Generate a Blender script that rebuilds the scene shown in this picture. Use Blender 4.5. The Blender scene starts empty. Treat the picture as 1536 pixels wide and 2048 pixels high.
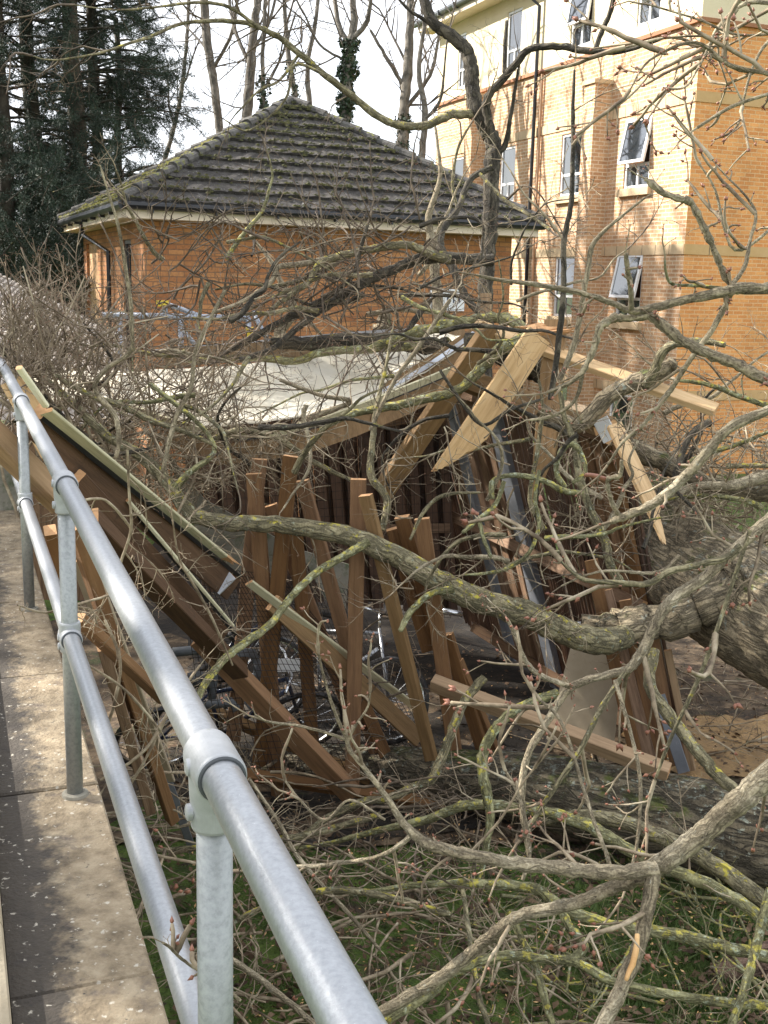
import bpy, math, random
import numpy as np
from mathutils import Vector, Matrix
V3 = Vector
R = math.radians
S = bpy.context.scene
COL = S.collection
# ------------------------------------------------------------------ camera
FPX = 2250.0; PITCH = R(11.55); ROLL = 0.025; CAMZ = 3.6
CAM = V3((0, 0, CAMZ))
_F = V3((0, math.cos(PITCH), -math.sin(PITCH))); _R = V3((1, 0, 0)); _U = V3((0, math.sin(PITCH), math.cos(PITCH)))
CR = _R*math.cos(ROLL) + _U*math.sin(ROLL); CU = _U*math.cos(ROLL) - _R*math.sin(ROLL)
cd = bpy.data.cameras.new('camera'); cam = bpy.data.objects.new('camera', cd); COL.objects.link(cam)
cd.sensor_fit = 'VERTICAL'; cd.sensor_height = 36; cd.sensor_width = 27; cd.lens = 36*FPX/2048
cd.clip_start = 0.05; cd.clip_end = 2000
mw = Matrix.Identity(4)
for i in range(3):
    mw[i][0] = CR[i]; mw[i][1] = CU[i]; mw[i][2] = -_F[i]; mw[i][3] = CAM[i]
cam.matrix_world = mw
S.camera = cam
# ------------------------------------------------------------------ sky, sun, exposure
SUN_EL = R(34); SUN_DIR = V3((-0.93, 0.34, 0)).normalized()*math.cos(SUN_EL) + V3((0, 0, math.sin(SUN_EL)))
w = bpy.data.worlds.new('World'); S.world = w; w.use_nodes = True
nt = w.node_tree; nt.nodes.clear()
o_ = nt.nodes.new('ShaderNodeOutputWorld'); bg = nt.nodes.new('ShaderNodeBackground'); sk = nt.nodes.new('ShaderNodeTexSky')
sk.sky_type = 'NISHITA'; sk.sun_disc = False; sk.sun_elevation = SUN_EL
sk.sun_rotation = math.atan2(SUN_DIR.x, SUN_DIR.y)
tc = nt.nodes.new('ShaderNodeTexCoord'); mp = nt.nodes.new('ShaderNodeMapping'); mp.inputs['Scale'].default_value = (1, 1, 2.5)
nz = nt.nodes.new('ShaderNodeTexNoise'); nz.inputs['Scale'].default_value = 2.2; nz.inputs['Detail'].default_value = 5
cr = nt.nodes.new('ShaderNodeValToRGB'); cr.color_ramp.elements[0].position = .30; cr.color_ramp.elements[0].color = (.55, .55, .55, 1)
cr.color_ramp.elements[1].position = .55
mx = nt.nodes.new('ShaderNodeMixRGB'); mx.inputs['Color2'].default_value = (6.4, 6.6, 7.0, 1)
L = nt.links.new
L(tc.outputs['Generated'], mp.inputs['Vector']); L(mp.outputs[0], nz.inputs['Vector']); L(nz.outputs['Fac'], cr.inputs[0])
L(cr.outputs[0], mx.inputs['Fac']); L(sk.outputs[0], mx.inputs['Color1']); L(mx.outputs[0], bg.inputs['Color'])
bg.inputs['Strength'].default_value = 0.10; L(bg.outputs[0], o_.inputs['Surface'])
sl = bpy.data.lights.new('sun', 'SUN'); sl.energy = 5.0; sl.angle = R(0.6); sl.color = (1.0, 0.94, 0.86)
so = bpy.data.objects.new('sun', sl); COL.objects.link(so); so.location = (-20, 0, 30)
so.rotation_euler = SUN_DIR.to_track_quat('Z', 'Y').to_euler()
S.view_settings.view_transform = 'Standard'; S.view_settings.look = 'None'; S.view_settings.gamma = 1
S.view_settings.exposure = 1.43
# ------------------------------------------------------------------ helpers
rng = random.Random(7)
def ray(x, y): return _F + CR*((x-768)/FPX) - CU*((y-1024)/FPX)
def P(x, y, d): return CAM + ray(x, y)*d
def PZ(x, y, z):
    r = ray(x, y); return CAM + r*((z-CAM.z)/r.z)
def PP(x, y, o, n):
    r = ray(x, y); return CAM + r*((o-CAM).dot(n)/r.dot(n))
def pxr(w_, d): return w_*d/FPX/2
LOC = {}
def tag(o, label=None, cat=None, group=None, kind=None):
    if label: o['label'] = label
    if cat: o['category'] = cat
    if group: o['group'] = group
    if kind: o['kind'] = kind
    return o
def thing(name, loc, label, cat, group=None):
    o = bpy.data.objects.new(name, None); COL.objects.link(o); o.location = loc; o.empty_display_size = .1
    LOC[o] = V3(loc); return tag(o, label, cat, group)
def link(name, me, m, parent=None, origin=None, smooth=False):
    mats = m if isinstance(m, (list, tuple)) else [m]
    for q in mats: me.materials.append(q)
    o = bpy.data.objects.new(name, me); COL.objects.link(o)
    if smooth: me.polygons.foreach_set('use_smooth', [True]*len(me.polygons))
    if parent is not None:
        o.parent = parent; base = LOC[parent]; LOC[o] = base
        me.transform(Matrix.Translation(-base))
    else:
        if origin is None:
            n = len(me.vertices); a = np.empty(n*3); me.vertices.foreach_get('co', a); a = a.reshape(-1, 3)
            origin = V3(((a[:, 0].min()+a[:, 0].max())/2, (a[:, 1].min()+a[:, 1].max())/2, a[:, 2].min()))
        me.transform(Matrix.Translation(-V3(origin))); o.location = origin; LOC[o] = V3(origin)
    return o
class MB:
    def __init__(s): s.v = []; s.f = []; s.uv = []; s.mi = []
    def add(s, vs, fs, uvs=None, mi=0):
        b = len(s.v); s.v += [tuple(p) for p in vs]
        for k, f in enumerate(fs):
            s.f.append([b+i for i in f]); s.mi.append(mi); s.uv.append(uvs[k] if uvs else None)
    def box(s, c, sz, ax=None, mi=0):
        c = V3(c); X, Y, Z = ax if ax else (V3((1, 0, 0)), V3((0, 1, 0)), V3((0, 0, 1)))
        vs = [c+X*(i*sz[0]/2)+Y*(j*sz[1]/2)+Z*(k*sz[2]/2) for k in (-1, 1) for j in (-1, 1) for i in (-1, 1)]
        s.add(vs, [(0, 2, 3, 1), (4, 5, 7, 6), (0, 1, 5, 4), (2, 6, 7, 3), (0, 4, 6, 2), (1, 3, 7, 5)], mi=mi)
    def tube(s, pts, rad, n=8, cap=True, mi=0, jit=0):
        pts = [V3(p) for p in pts]; m = len(pts)
        if not hasattr(rad, '__len__'): rad = [rad]*m
        t = (pts[1]-pts[0]).normalized(); u = t.orthogonal().normalized(); vs = []
        for i in range(m):
            t = (pts[min(i+1, m-1)]-pts[max(i-1, 0)]).normalized()
            u = (u - t*u.dot(t)).normalized(); v_ = t.cross(u)
            for k in range(n):
                a = 2*math.pi*k/n; r = rad[i]*(1+(rng.uniform(-jit, jit) if jit else 0))
                vs.append(pts[i]+u*(math.cos(a)*r)+v_*(math.sin(a)*r))
        fs = [(i*n+k, i*n+(k+1) % n, (i+1)*n+(k+1) % n, (i+1)*n+k) for i in range(m-1) for k in range(n)]
        if cap: fs += [tuple(range(n-1, -1, -1)), tuple(range((m-1)*n, m*n))]
        s.add(vs, fs, mi=mi)
    def ring(s, c, ax, R0, r, n=24, k=6):
        ax = V3(ax).normalized(); u = ax.orthogonal().normalized(); v_ = ax.cross(u)
        vs = []; fs = []
        for i in range(n):
            a = 2*math.pi*i/n; d = u*math.cos(a)+v_*math.sin(a)
            for j in range(k):
                b = 2*math.pi*j/k; vs.append(V3(c)+d*(R0+r*math.cos(b))+ax*(r*math.sin(b)))
        for i in range(n):
            for j in range(k): fs.append((i*k+j, ((i+1) % n)*k+j, ((i+1) % n)*k+(j+1) % k, i*k+(j+1) % k))
        s.add(vs, fs)
    def build(s, name, m, parent=None, smooth=False, origin=None):
        me = bpy.data.meshes.new(name); me.from_pydata(s.v, [], s.f)
        if any(u for u in s.uv):
            ul = me.uv_layers.new(name='UVMap'); li = 0; data = []
            for f, u in zip(s.f, s.uv):
                for k in range(len(f)): data += list(u[k]) if u else [0, 0]
            ul.data.foreach_set('uv', data)
        if any(s.mi): me.polygons.foreach_set('material_index', s.mi)
        return link(name, me, m, parent, origin, smooth)
# ------------------------------------------------------------------ materials
MATS = {}
def mat(name, cols, scale=6, rough=.8, bump=.3, bscale=30, metal=0, stretch=(1, 1, 1), detail=6, spots=None, coord='Object', spec=None, contrast=(.35, .65), bdist=.01):
    m = bpy.data.materials.new(name); m.use_nodes = True; t = m.node_tree; N = t.nodes; b = N['Principled BSDF']; K = t.links.new
    c = N.new('ShaderNodeTexCoord'); mp = N.new('ShaderNodeMapping'); mp.inputs['Scale'].default_value = stretch
    K(c.outputs[coord], mp.inputs['Vector'])
    n = N.new('ShaderNodeTexNoise'); n.inputs['Scale'].default_value = scale; n.inputs['Detail'].default_value = detail; n.inputs['Roughness'].default_value = .65
    K(mp.outputs[0], n.inputs['Vector'])
    r = N.new('ShaderNodeValToRGB'); e = r.color_ramp.elements
    for i in range(len(cols)-2): e.new(.5)
    for i, cc in enumerate(cols):
        e[i].position = contrast[0]+(contrast[1]-contrast[0])*i/max(1, len(cols)-1); e[i].color = (*cc, 1)
    K(n.outputs['Fac'], r.inputs[0]); out = r.outputs[0]
    for sp in (spots or []):   # (colour, scale, threshold, softness, up-facing weight)
        n2 = N.new('ShaderNodeTexNoise'); n2.inputs['Scale'].default_value = sp[1]; n2.inputs['Detail'].default_value = 8; n2.inputs['Roughness'].default_value = .7
        mp2 = N.new('ShaderNodeMapping'); mp2.inputs['Location'].default_value = (sp[1]*.37, 3.1, 1.7); K(c.outputs[coord], mp2.inputs['Vector']); K(mp2.outputs[0], n2.inputs['Vector'])
        src = n2.outputs['Fac']
        if sp[4]:
            g = N.new('ShaderNodeNewGeometry'); sx = N.new('ShaderNodeSeparateXYZ'); K(g.outputs['Normal'], sx.inputs[0])
            ma = N.new('ShaderNodeMath'); ma.operation = 'MULTIPLY_ADD'; K(sx.outputs['Z'], ma.inputs[0]); ma.inputs[1].default_value = sp[4]; K(src, ma.inputs[2]); src = ma.outputs[0]
        mr = N.new('ShaderNodeMapRange'); mr.inputs['From Min'].default_value = sp[2]; mr.inputs['From Max'].default_value = sp[2]+sp[3]; K(src, mr.inputs['Value'])
        x = N.new('ShaderNodeMixRGB'); K(mr.outputs[0], x.inputs['Fac']); K(out, x.inputs['Color1']); x.inputs['Color2'].default_value = (*sp[0], 1); out = x.outputs[0]
    if name.startswith('wood_') and name != 'wood_end':
        oi = N.new('ShaderNodeObjectInfo'); hv = N.new('ShaderNodeHueSaturation'); mr = N.new('ShaderNodeMapRange'); mr.inputs['To Min'].default_value = .68; mr.inputs['To Max'].default_value = 1.3
        m2 = N.new('ShaderNodeMapRange'); m2.inputs['To Min'].default_value = 1.15; m2.inputs['To Max'].default_value = .88
        K(oi.outputs['Random'], mr.inputs['Value']); K(oi.outputs['Random'], m2.inputs['Value']); K(mr.outputs[0], hv.inputs['Value']); K(m2.outputs[0], hv.inputs['Saturation']); K(out, hv.inputs['Color']); out = hv.outputs[0]
    K(out, b.inputs['Base Color']); b.inputs['Roughness'].default_value = rough; b.inputs['Metallic'].default_value = metal
    if spec is not None: b.inputs['Specular IOR Level'].default_value = spec
    if bump:
        n3 = N.new('ShaderNodeTexNoise'); n3.inputs['Scale'].default_value = bscale; n3.inputs['Detail'].default_value = 6; K(mp.outputs[0], n3.inputs['Vector'])
        bp = N.new('ShaderNodeBump'); bp.inputs['Strength'].default_value = bump; bp.inputs['Distance'].default_value = bdist
        K(n3.outputs['Fac'], bp.inputs['Height']); K(bp.outputs[0], b.inputs['Normal'])
    MATS[name] = m; return m
def brick(name, c1, c2, mortar, tone=(.75, 1.1), msize=.006):
    m = bpy.data.materials.new(name); m.use_nodes = True; t = m.node_tree; N = t.nodes; b = N['Principled BSDF']; K = t.links.new
    c = N.new('ShaderNodeTexCoord'); bt = N.new('ShaderNodeTexBrick'); K(c.outputs['UV'], bt.inputs['Vector'])
    for k, v in (('Scale', 1), ('Mortar Size', msize), ('Mortar Smooth', .2), ('Bias', 0), ('Brick Width', .225), ('Row Height', .075)): bt.inputs[k].default_value = v
    bt.inputs['Color1'].default_value = (*c1, 1); bt.inputs['Color2'].default_value = (*c2, 1); bt.inputs['Mortar'].default_value = (*mortar, 1)
    n = N.new('ShaderNodeTexNoise'); n.inputs['Scale'].default_value = 1.3; n.inputs['Detail'].default_value = 8; n.inputs['Roughness'].default_value = .7; K(c.outputs['UV'], n.inputs['Vector'])
    r = N.new('ShaderNodeMapRange'); r.inputs['To Min'].default_value = tone[0]; r.inputs['To Max'].default_value = tone[1]; r.inputs['From Min'].default_value = .3; r.inputs['From Max'].default_value = .7; K(n.outputs['Fac'], r.inputs['Value'])
    x = N.new('ShaderNodeMixRGB'); x.blend_type = 'MULTIPLY'; x.inputs['Fac'].default_value = 1; K(bt.outputs['Color'], x.inputs['Color1']); K(r.outputs[0], x.inputs['Color2'])
    n4 = N.new('ShaderNodeTexNoise'); n4.inputs['Scale'].default_value = 30; n4.inputs['Detail'].default_value = 4; K(c.outputs['UV'], n4.inputs['Vector'])
    x2 = N.new('ShaderNodeMixRGB'); x2.blend_type = 'OVERLAY'; x2.inputs['Fac'].default_value = .35; K(x.outputs[0], x2.inputs['Color1']); K(n4.outputs['Fac'], x2.inputs['Color2'])
    K(x2.outputs[0], b.inputs['Base Color']); b.inputs['Roughness'].default_value = .85
    bp = N.new('ShaderNodeBump'); bp.inputs['Strength'].default_value = .5; bp.inputs['Distance'].default_value = .006; bp.invert = True
    K(bt.outputs['Fac'], bp.inputs['Height']); K(bp.outputs[0], b.inputs['Normal'])
    return m
brick_o = brick('brick_orange', (.53, .25, .095), (.38, .15, .055), (.27, .14, .07), (.7, 1.15), .009)
brick_b = brick('brick_buff', (.63, .39, .215), (.48, .265, .135), (.70, .56, .40), (.75, 1.15), .011)
WS = (9, 9, .7)
wood_b = mat('wood_brown', [(.095, .048, .022), (.20, .105, .046), (.27, .15, .07)], 3, .8, .35, 14, stretch=WS, contrast=(.25, .75), spots=[((.05, .025, .013), 6, .68, .05, 0), ((.30, .19, .10), 1.3, .58, .2, 0), ((.10, .075, .05), 2.2, .60, .15, 0)])
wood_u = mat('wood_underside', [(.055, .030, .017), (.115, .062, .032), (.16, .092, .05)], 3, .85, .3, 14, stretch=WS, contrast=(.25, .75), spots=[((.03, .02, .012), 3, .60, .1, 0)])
wood_m = mat('wood_mid', [(.15, .09, .042), (.28, .175, .085), (.37, .24, .125)], 3, .8, .3, 14, stretch=WS, contrast=(.25, .75), spots=[((.08, .042, .02), 6, .68, .05, 0), ((.14, .11, .08), 2.2, .60, .15, 0)])
wood_p = mat('wood_pale', [(.36, .22, .10), (.58, .39, .20), (.68, .49, .28)], 3, .75, .25, 14, stretch=WS, contrast=(.25, .75), spots=[((.20, .08, .03), 6, .70, .04, 0), ((.30, .20, .11), 1.8, .62, .12, 0)])
wood_e = mat('wood_end', [(.50, .27, .12), (.62, .36, .18)], 30, .8, .2, 60)
wood_g = mat('wood_weathered', [(.60, .56, .38), (.72, .67, .46), (.42, .38, .24)], 3, .8, .35, 10, stretch=WS)
wood_dk = mat('wood_dark', [(.10, .055, .03), (.19, .11, .06), (.25, .155, .09)], 4, .8, .3, 14, stretch=WS)
slat_m = mat('slat_stain', [(.045, .022, .012), (.11, .056, .030), (.18, .10, .055)], 4, .6, .3, 20, stretch=(1, 1, .2))
grey_m = mat('grey_steel_sheet', [(.17, .18, .20), (.25, .26, .28)], 3, .5, .1, 20, metal=.3, spots=[((.32, .33, .34), 25, .6, .1, 0)])
galv = mat('galvanised_steel', [(.31, .322, .335), (.36, .373, .39), (.41, .424, .44)], 130, .42, .25, 160, metal=.7, contrast=(.3, .7), spots=[((.30, .305, .30), 16, .66, .06, 0), ((.22, .215, .19), 60, .70, .03, 0), ((.66, .67, .68), 150, .66, .04, 0)], bdist=.002)
galv_p = mat('galvanised_post', [(.27, .285, .28), (.33, .345, .34), (.37, .385, .38)], 90, .5, .12, 60, metal=.6, spots=[((.22, .25, .18), 7, .60, .10, 0)], bdist=.002)
cast = mat('cast_fitting', [(.36, .37, .38), (.46, .47, .48)], 20, .55, .25, 90, metal=.5, spots=[((.30, .31, .28), 30, .66, .08, 0)], bdist=.003)
rubber = mat('dark_seam', [(.05, .055, .06), (.08, .085, .09)], 20, .6, 0)
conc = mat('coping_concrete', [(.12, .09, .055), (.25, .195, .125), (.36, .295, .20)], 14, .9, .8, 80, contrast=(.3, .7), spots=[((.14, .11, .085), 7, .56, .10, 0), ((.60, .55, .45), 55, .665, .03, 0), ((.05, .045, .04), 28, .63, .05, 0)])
# dark algae stain along the camera side of the coping (UV x runs across the slab)
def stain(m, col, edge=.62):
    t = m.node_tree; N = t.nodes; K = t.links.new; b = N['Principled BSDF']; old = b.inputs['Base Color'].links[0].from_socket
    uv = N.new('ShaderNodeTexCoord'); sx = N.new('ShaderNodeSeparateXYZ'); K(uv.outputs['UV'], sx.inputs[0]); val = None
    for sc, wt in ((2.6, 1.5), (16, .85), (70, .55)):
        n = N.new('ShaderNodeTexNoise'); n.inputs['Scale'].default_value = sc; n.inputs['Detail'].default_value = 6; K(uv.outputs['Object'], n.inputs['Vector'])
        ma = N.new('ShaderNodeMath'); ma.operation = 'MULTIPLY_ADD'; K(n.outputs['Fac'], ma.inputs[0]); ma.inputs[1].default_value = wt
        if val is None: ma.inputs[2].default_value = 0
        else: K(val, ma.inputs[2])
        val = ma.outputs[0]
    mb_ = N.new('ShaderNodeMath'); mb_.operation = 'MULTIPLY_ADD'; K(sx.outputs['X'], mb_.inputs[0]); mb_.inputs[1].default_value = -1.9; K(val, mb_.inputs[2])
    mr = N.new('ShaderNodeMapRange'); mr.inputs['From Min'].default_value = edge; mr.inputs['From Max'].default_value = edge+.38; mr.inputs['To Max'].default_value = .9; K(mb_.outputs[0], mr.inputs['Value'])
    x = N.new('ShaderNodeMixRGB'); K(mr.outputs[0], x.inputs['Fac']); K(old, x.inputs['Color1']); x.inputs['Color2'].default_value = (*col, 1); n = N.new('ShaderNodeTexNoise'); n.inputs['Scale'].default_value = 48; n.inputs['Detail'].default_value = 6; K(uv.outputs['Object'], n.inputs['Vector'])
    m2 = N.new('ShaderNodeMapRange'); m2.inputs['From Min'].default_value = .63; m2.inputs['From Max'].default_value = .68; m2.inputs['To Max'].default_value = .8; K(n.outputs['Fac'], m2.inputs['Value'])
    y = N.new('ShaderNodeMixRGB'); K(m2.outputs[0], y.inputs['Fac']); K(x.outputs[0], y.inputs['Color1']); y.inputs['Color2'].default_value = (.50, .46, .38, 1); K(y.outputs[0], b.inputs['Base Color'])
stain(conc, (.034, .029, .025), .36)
conc2 = mat('kerb_concrete', [(.33, .27, .18), (.44, .37, .26)], 5, .9, .5, 60, spots=[((.12, .10, .07), 3, .60, .15, 0)])
conc3 = mat('wall_concrete', [(.16, .15, .12), (.26, .24, .19)], 4, .9, .5, 30, spots=[((.08, .10, .05), 3, .55, .1, 0)])
sheet_m = mat('roof_sheet', [(.78, .70, .54), (.84, .77, .61), (.88, .82, .68)], 2.5, .6, .25, 45, spots=[((.36, .31, .2), 2.2, .62, .1, 0), ((.40, .36, .26), 60, .68, .05, 0)])
trim_m = mat('aluminium_trim', [(.55, .57, .60), (.7, .72, .75)], 8, .35, .05, 30, metal=.8)
cream = mat('cream_fascia', [(.62, .52, .38), (.72, .62, .47)], 4, .6, .1, 20)
render_m = mat('cream_render', [(.70, .60, .40), (.76, .66, .46)], 2, .9, .3, 150)
stone_m = mat('buff_stone', [(.50, .37, .22), (.60, .46, .29)], 3, .85, .2, 60)
stone_o = mat('warm_stone', [(.52, .33, .14), (.58, .38, .18)], 3, .85, .2, 60)
black_m = mat('black_plastic', [(.012, .012, .013), (.02, .02, .022)], 8, .35, 0)
upvc = mat('white_frame', [(.78, .78, .78), (.82, .82, .82)], 3, .35, 0)
glass = mat('window_glass', [(.015, .02, .025), (.03, .035, .04)], 3, .03, 0, spec=1.0)
glass.node_tree.nodes['Principled BSDF'].inputs['IOR'].default_value = 2.0
tile_m = mat('roof_tile', [(.020, .017, .015), (.048, .042, .037), (.088, .079, .070)], 14, .95, .8, 60, contrast=(.3, .7), spots=[((.06, .055, .022), 5.0, .57, .08, 0), ((.045, .052, .018), 14, .62, .05, 0), ((.42, .42, .41), 22, .645, .02, 0)], bdist=.03)
tile_y = mat('mossy_tile', [(.07, .066, .05), (.12, .11, .08)], 9, .85, .8, 40, spots=[((.22, .20, .045), 7, .50, .08, 0), ((.16, .19, .03), 14, .56, .05, 0)], bdist=.03)
slate_m = mat('grey_roof', [(.13, .13, .135), (.19, .19, .2)], 5, .7, .3, 20)
def bark(name, cols, sc=14, depth=.02, fiss=.55, spots=(), fine=90, rough=.92):
    """fissured bark in stem coordinates (vector attribute 'stem': round the stem, along it compressed)"""
    m = bpy.data.materials.new(name); m.use_nodes = True; t = m.node_tree; N = t.nodes; b = N['Principled BSDF']; K = t.links.new
    at = N.new('ShaderNodeAttribute'); at.attribute_name = 'stem'; tc_ = N.new('ShaderNodeTexCoord')
    n = N.new('ShaderNodeTexNoise'); n.inputs['Scale'].default_value = sc; n.inputs['Detail'].default_value = 5; n.inputs['Roughness'].default_value = .55; n.inputs['Distortion'].default_value = .6; K(at.outputs['Vector'], n.inputs['Vector'])
    s1 = N.new('ShaderNodeMath'); s1.operation = 'SUBTRACT'; K(n.outputs['Fac'], s1.inputs[0]); s1.inputs[1].default_value = .5
    s2 = N.new('ShaderNodeMath'); s2.operation = 'ABSOLUTE'; K(s1.outputs[0], s2.inputs[0])
    s3 = N.new('ShaderNodeMapRange'); s3.inputs['From Min'].default_value = 0; s3.inputs['From Max'].default_value = .085; K(s2.outputs[0], s3.inputs['Value'])
    n2 = N.new('ShaderNodeTexNoise'); n2.inputs['Scale'].default_value = fine; n2.inputs['Detail'].default_value = 4; K(tc_.outputs['Object'], n2.inputs['Vector'])
    n3 = N.new('ShaderNodeTexNoise'); n3.inputs['Scale'].default_value = 5; n3.inputs['Detail'].default_value = 6; n3.inputs['Roughness'].default_value = .7; K(tc_.outputs['Object'], n3.inputs['Vector'])
    ad = N.new('ShaderNodeMath'); ad.operation = 'MULTIPLY_ADD'; K(n2.outputs['Fac'], ad.inputs[0]); ad.inputs[1].default_value = .55; K(n3.outputs['Fac'], ad.inputs[2])
    r = N.new('ShaderNodeValToRGB'); e = r.color_ramp.elements; e.new(.5)
    for i_, (p_, c_) in enumerate(zip((.55, .78, 1.0), cols)): e[i_].position = p_; e[i_].color = (*c_, 1)
    K(ad.outputs[0], r.inputs[0]); out = r.outputs[0]
    for sp in spots:
        n4 = N.new('ShaderNodeTexNoise'); n4.inputs['Scale'].default_value = sp[1]; n4.inputs['Detail'].default_value = 8; n4.inputs['Roughness'].default_value = .72
        mp2 = N.new('ShaderNodeMapping'); mp2.inputs['Location'].default_value = (sp[1]*.37, 3.1, 1.7); K(tc_.outputs['Object'], mp2.inputs['Vector']); K(mp2.outputs[0], n4.inputs['Vector']); src = n4.outputs['Fac']
        if sp[4]:
            g = N.new('ShaderNodeNewGeometry'); sx = N.new('ShaderNodeSeparateXYZ'); K(g.outputs['Normal'], sx.inputs[0])
            ma = N.new('ShaderNodeMath'); ma.operation = 'MULTIPLY_ADD'; K(sx.outputs['Z'], ma.inputs[0]); ma.inputs[1].default_value = sp[4]; K(src, ma.inputs[2]); src = ma.outputs[0]
        mr = N.new('ShaderNodeMapRange'); mr.inputs['From Min'].default_value = sp[2]; mr.inputs['From Max'].default_value = sp[2]+sp[3]; K(src, mr.inputs['Value'])
        x = N.new('ShaderNodeMixRGB'); K(mr.outputs[0], x.inputs['Fac']); K(out, x.inputs['Color1']); x.inputs['Color2'].default_value = (*sp[0], 1); out = x.outputs[0]
    fm = N.new('ShaderNodeMapRange'); fm.inputs['To Min'].default_value = 1-fiss; K(s3.outputs[0], fm.inputs['Value'])
    x = N.new('ShaderNodeMixRGB'); x.blend_type = 'MULTIPLY'; x.inputs['Fac'].default_value = 1; K(out, x.inputs['Color1']); K(fm.outputs[0], x.inputs['Color2']); K(x.outputs[0], b.inputs['Base Color'])
    b.inputs['Roughness'].default_value = rough
    h = N.new('ShaderNodeMath'); h.operation = 'MULTIPLY_ADD'; K(n2.outputs['Fac'], h.inputs[0]); h.inputs[1].default_value = .45; K(s3.outputs[0], h.inputs[2])
    bp = N.new('ShaderNodeBump'); bp.inputs['Strength'].default_value = 1; bp.inputs['Distance'].default_value = depth; K(h.outputs[0], bp.inputs['Height']); K(bp.outputs[0], b.inputs['Normal'])
    return m
bark_f = bark('bark_fallen', [(.12, .095, .055), (.27, .215, .135), (.45, .37, .24)], 22, .010, .6, [((.31, .32, .26), 13, .61, .05, .03), ((.13, .145, .035), 4.5, .62, .10, .10)])
bark_l = bark('bark_lichen', [(.095, .08, .042), (.25, .215, .12), (.42, .365, .225)], 26, .007, .55, [((.38, .40, .28), 24, .59, .04, 0), ((.52, .44, .07), 15, .61, .03, .06)])
bark_y = bark('bark_yellow_lichen', [(.10, .09, .04), (.25, .235, .11), (.40, .38, .21)], 30, .006, .5, [((.43, .46, .31), 24, .56, .05, 0), ((.52, .45, .09), 18, .575, .04, .05)])
bark_g = bark('bark_grey', [(.12, .09, .055), (.34, .28, .18), (.58, .50, .35)], 45, .005, .35, [((.42, .39, .30), 34, .62, .04, 0), ((.09, .065, .045), 26, .63, .04, 0)], 150)
bark_d = bark('bark_dark', [(.035, .028, .02), (.09, .075, .052), (.16, .135, .095)], 16, .015, .6, [((.22, .23, .15), 14, .62, .06, 0), ((.24, .21, .05), 8, .66, .05, .1)])
twig_d = mat('twig_dark', [(.05, .036, .024), (.12, .09, .06), (.20, .155, .105)], 7, .85, 0)
twig_m = mat('twig_bark', [(.10, .072, .045), (.27, .21, .135), (.46, .39, .27)], 9, .85, 0, spots=[((.30, .31, .14), 3.0, .63, .08, 0)])
bud_m = mat('bud', [(.20, .075, .045), (.34, .15, .09)], 30, .5, 0)
fresh = mat('split_wood', [(.60, .34, .13), (.72, .47, .22)], 12, .7, .5, 40)
leaf_c = mat('conifer_foliage', [(.010, .020, .012), (.022, .042, .024), (.040, .065, .035)], 1.2, .7, 0)
leaf_i = mat('ivy_leaf', [(.015, .03, .012), (.035, .065, .025)], 3, .5, 0)
grass_m = mat('grass_blade', [(.05, .09, .02), (.10, .15, .035)], 5, .8, 0)
ground_m = mat('mossy_ground', [(.028, .040, .010), (.085, .135, .022), (.15, .21, .04)], 5, .95, 1, 35, bdist=.05, contrast=(.3, .7), spots=[((.10, .07, .045), 1.6, .55, .08, 0), ((.05, .035, .022), 7, .58, .05, 0), ((.26, .19, .11), 30, .66, .03, 0)])
soil_m = mat('soil', [(.030, .021, .013), (.085, .058, .034), (.19, .135, .08)], 6, .95, 1, 40, spots=[((.22, .16, .09), 25, .60, .05, 0), ((.05, .06, .02), 3, .58, .1, 0)])
floor_m = mat('dark_floor_shade', [(.010, .008, .006), (.022, .017, .012), (.045, .034, .022)], 6, .95, 1, 40)  # dark soil with the shade inside the shelter put into its colour
twig_h = mat('hedge_twig', [(.06, .042, .027), (.17, .125, .08), (.36, .29, .20)], 8, .85, 0, contrast=(.3, .7))
saw_m = mat('sawdust', [(.22, .14, .07), (.42, .27, .12), (.34, .23, .12)], 12, .95, 1, 60, spots=[((.20, .135, .075), 5, .52, .16, 0), ((.10, .075, .045), 26, .64, .08, 0), ((.62, .45, .22), 70, .64, .04, 0)])
wire_m = mat('wire_mesh', [(.018, .013, .010), (.035, .024, .017)], 9, .7, 0)
osb = mat('ply_board', [(.36, .29, .19), (.44, .36, .25)], 3, .8, .1, 30)
yel = mat('yellow_paint', [(.7, .5, .04), (.75, .56, .06)], 4, .5, 0)
white_m = mat('white_plate', [(.78, .78, .78), (.82, .82, .82)], 4, .4, 0)
ink = mat('dark_ink', [(.05, .05, .09), (.07, .07, .12)], 4, .6, 0)
chrome = mat('bright_metal', [(.65, .66, .68), (.75, .76, .78)], 4, .2, 0, metal=.95)

# unseen conifers added left of the frame to cast shade on the yard (x, y, height)
SHADE = [(-13, 10, 15), (-14, 15, 16), (-15, 20, 15), (-12, 6, 14), (-17, 24, 15), (-19, 13, 18)]
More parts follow.
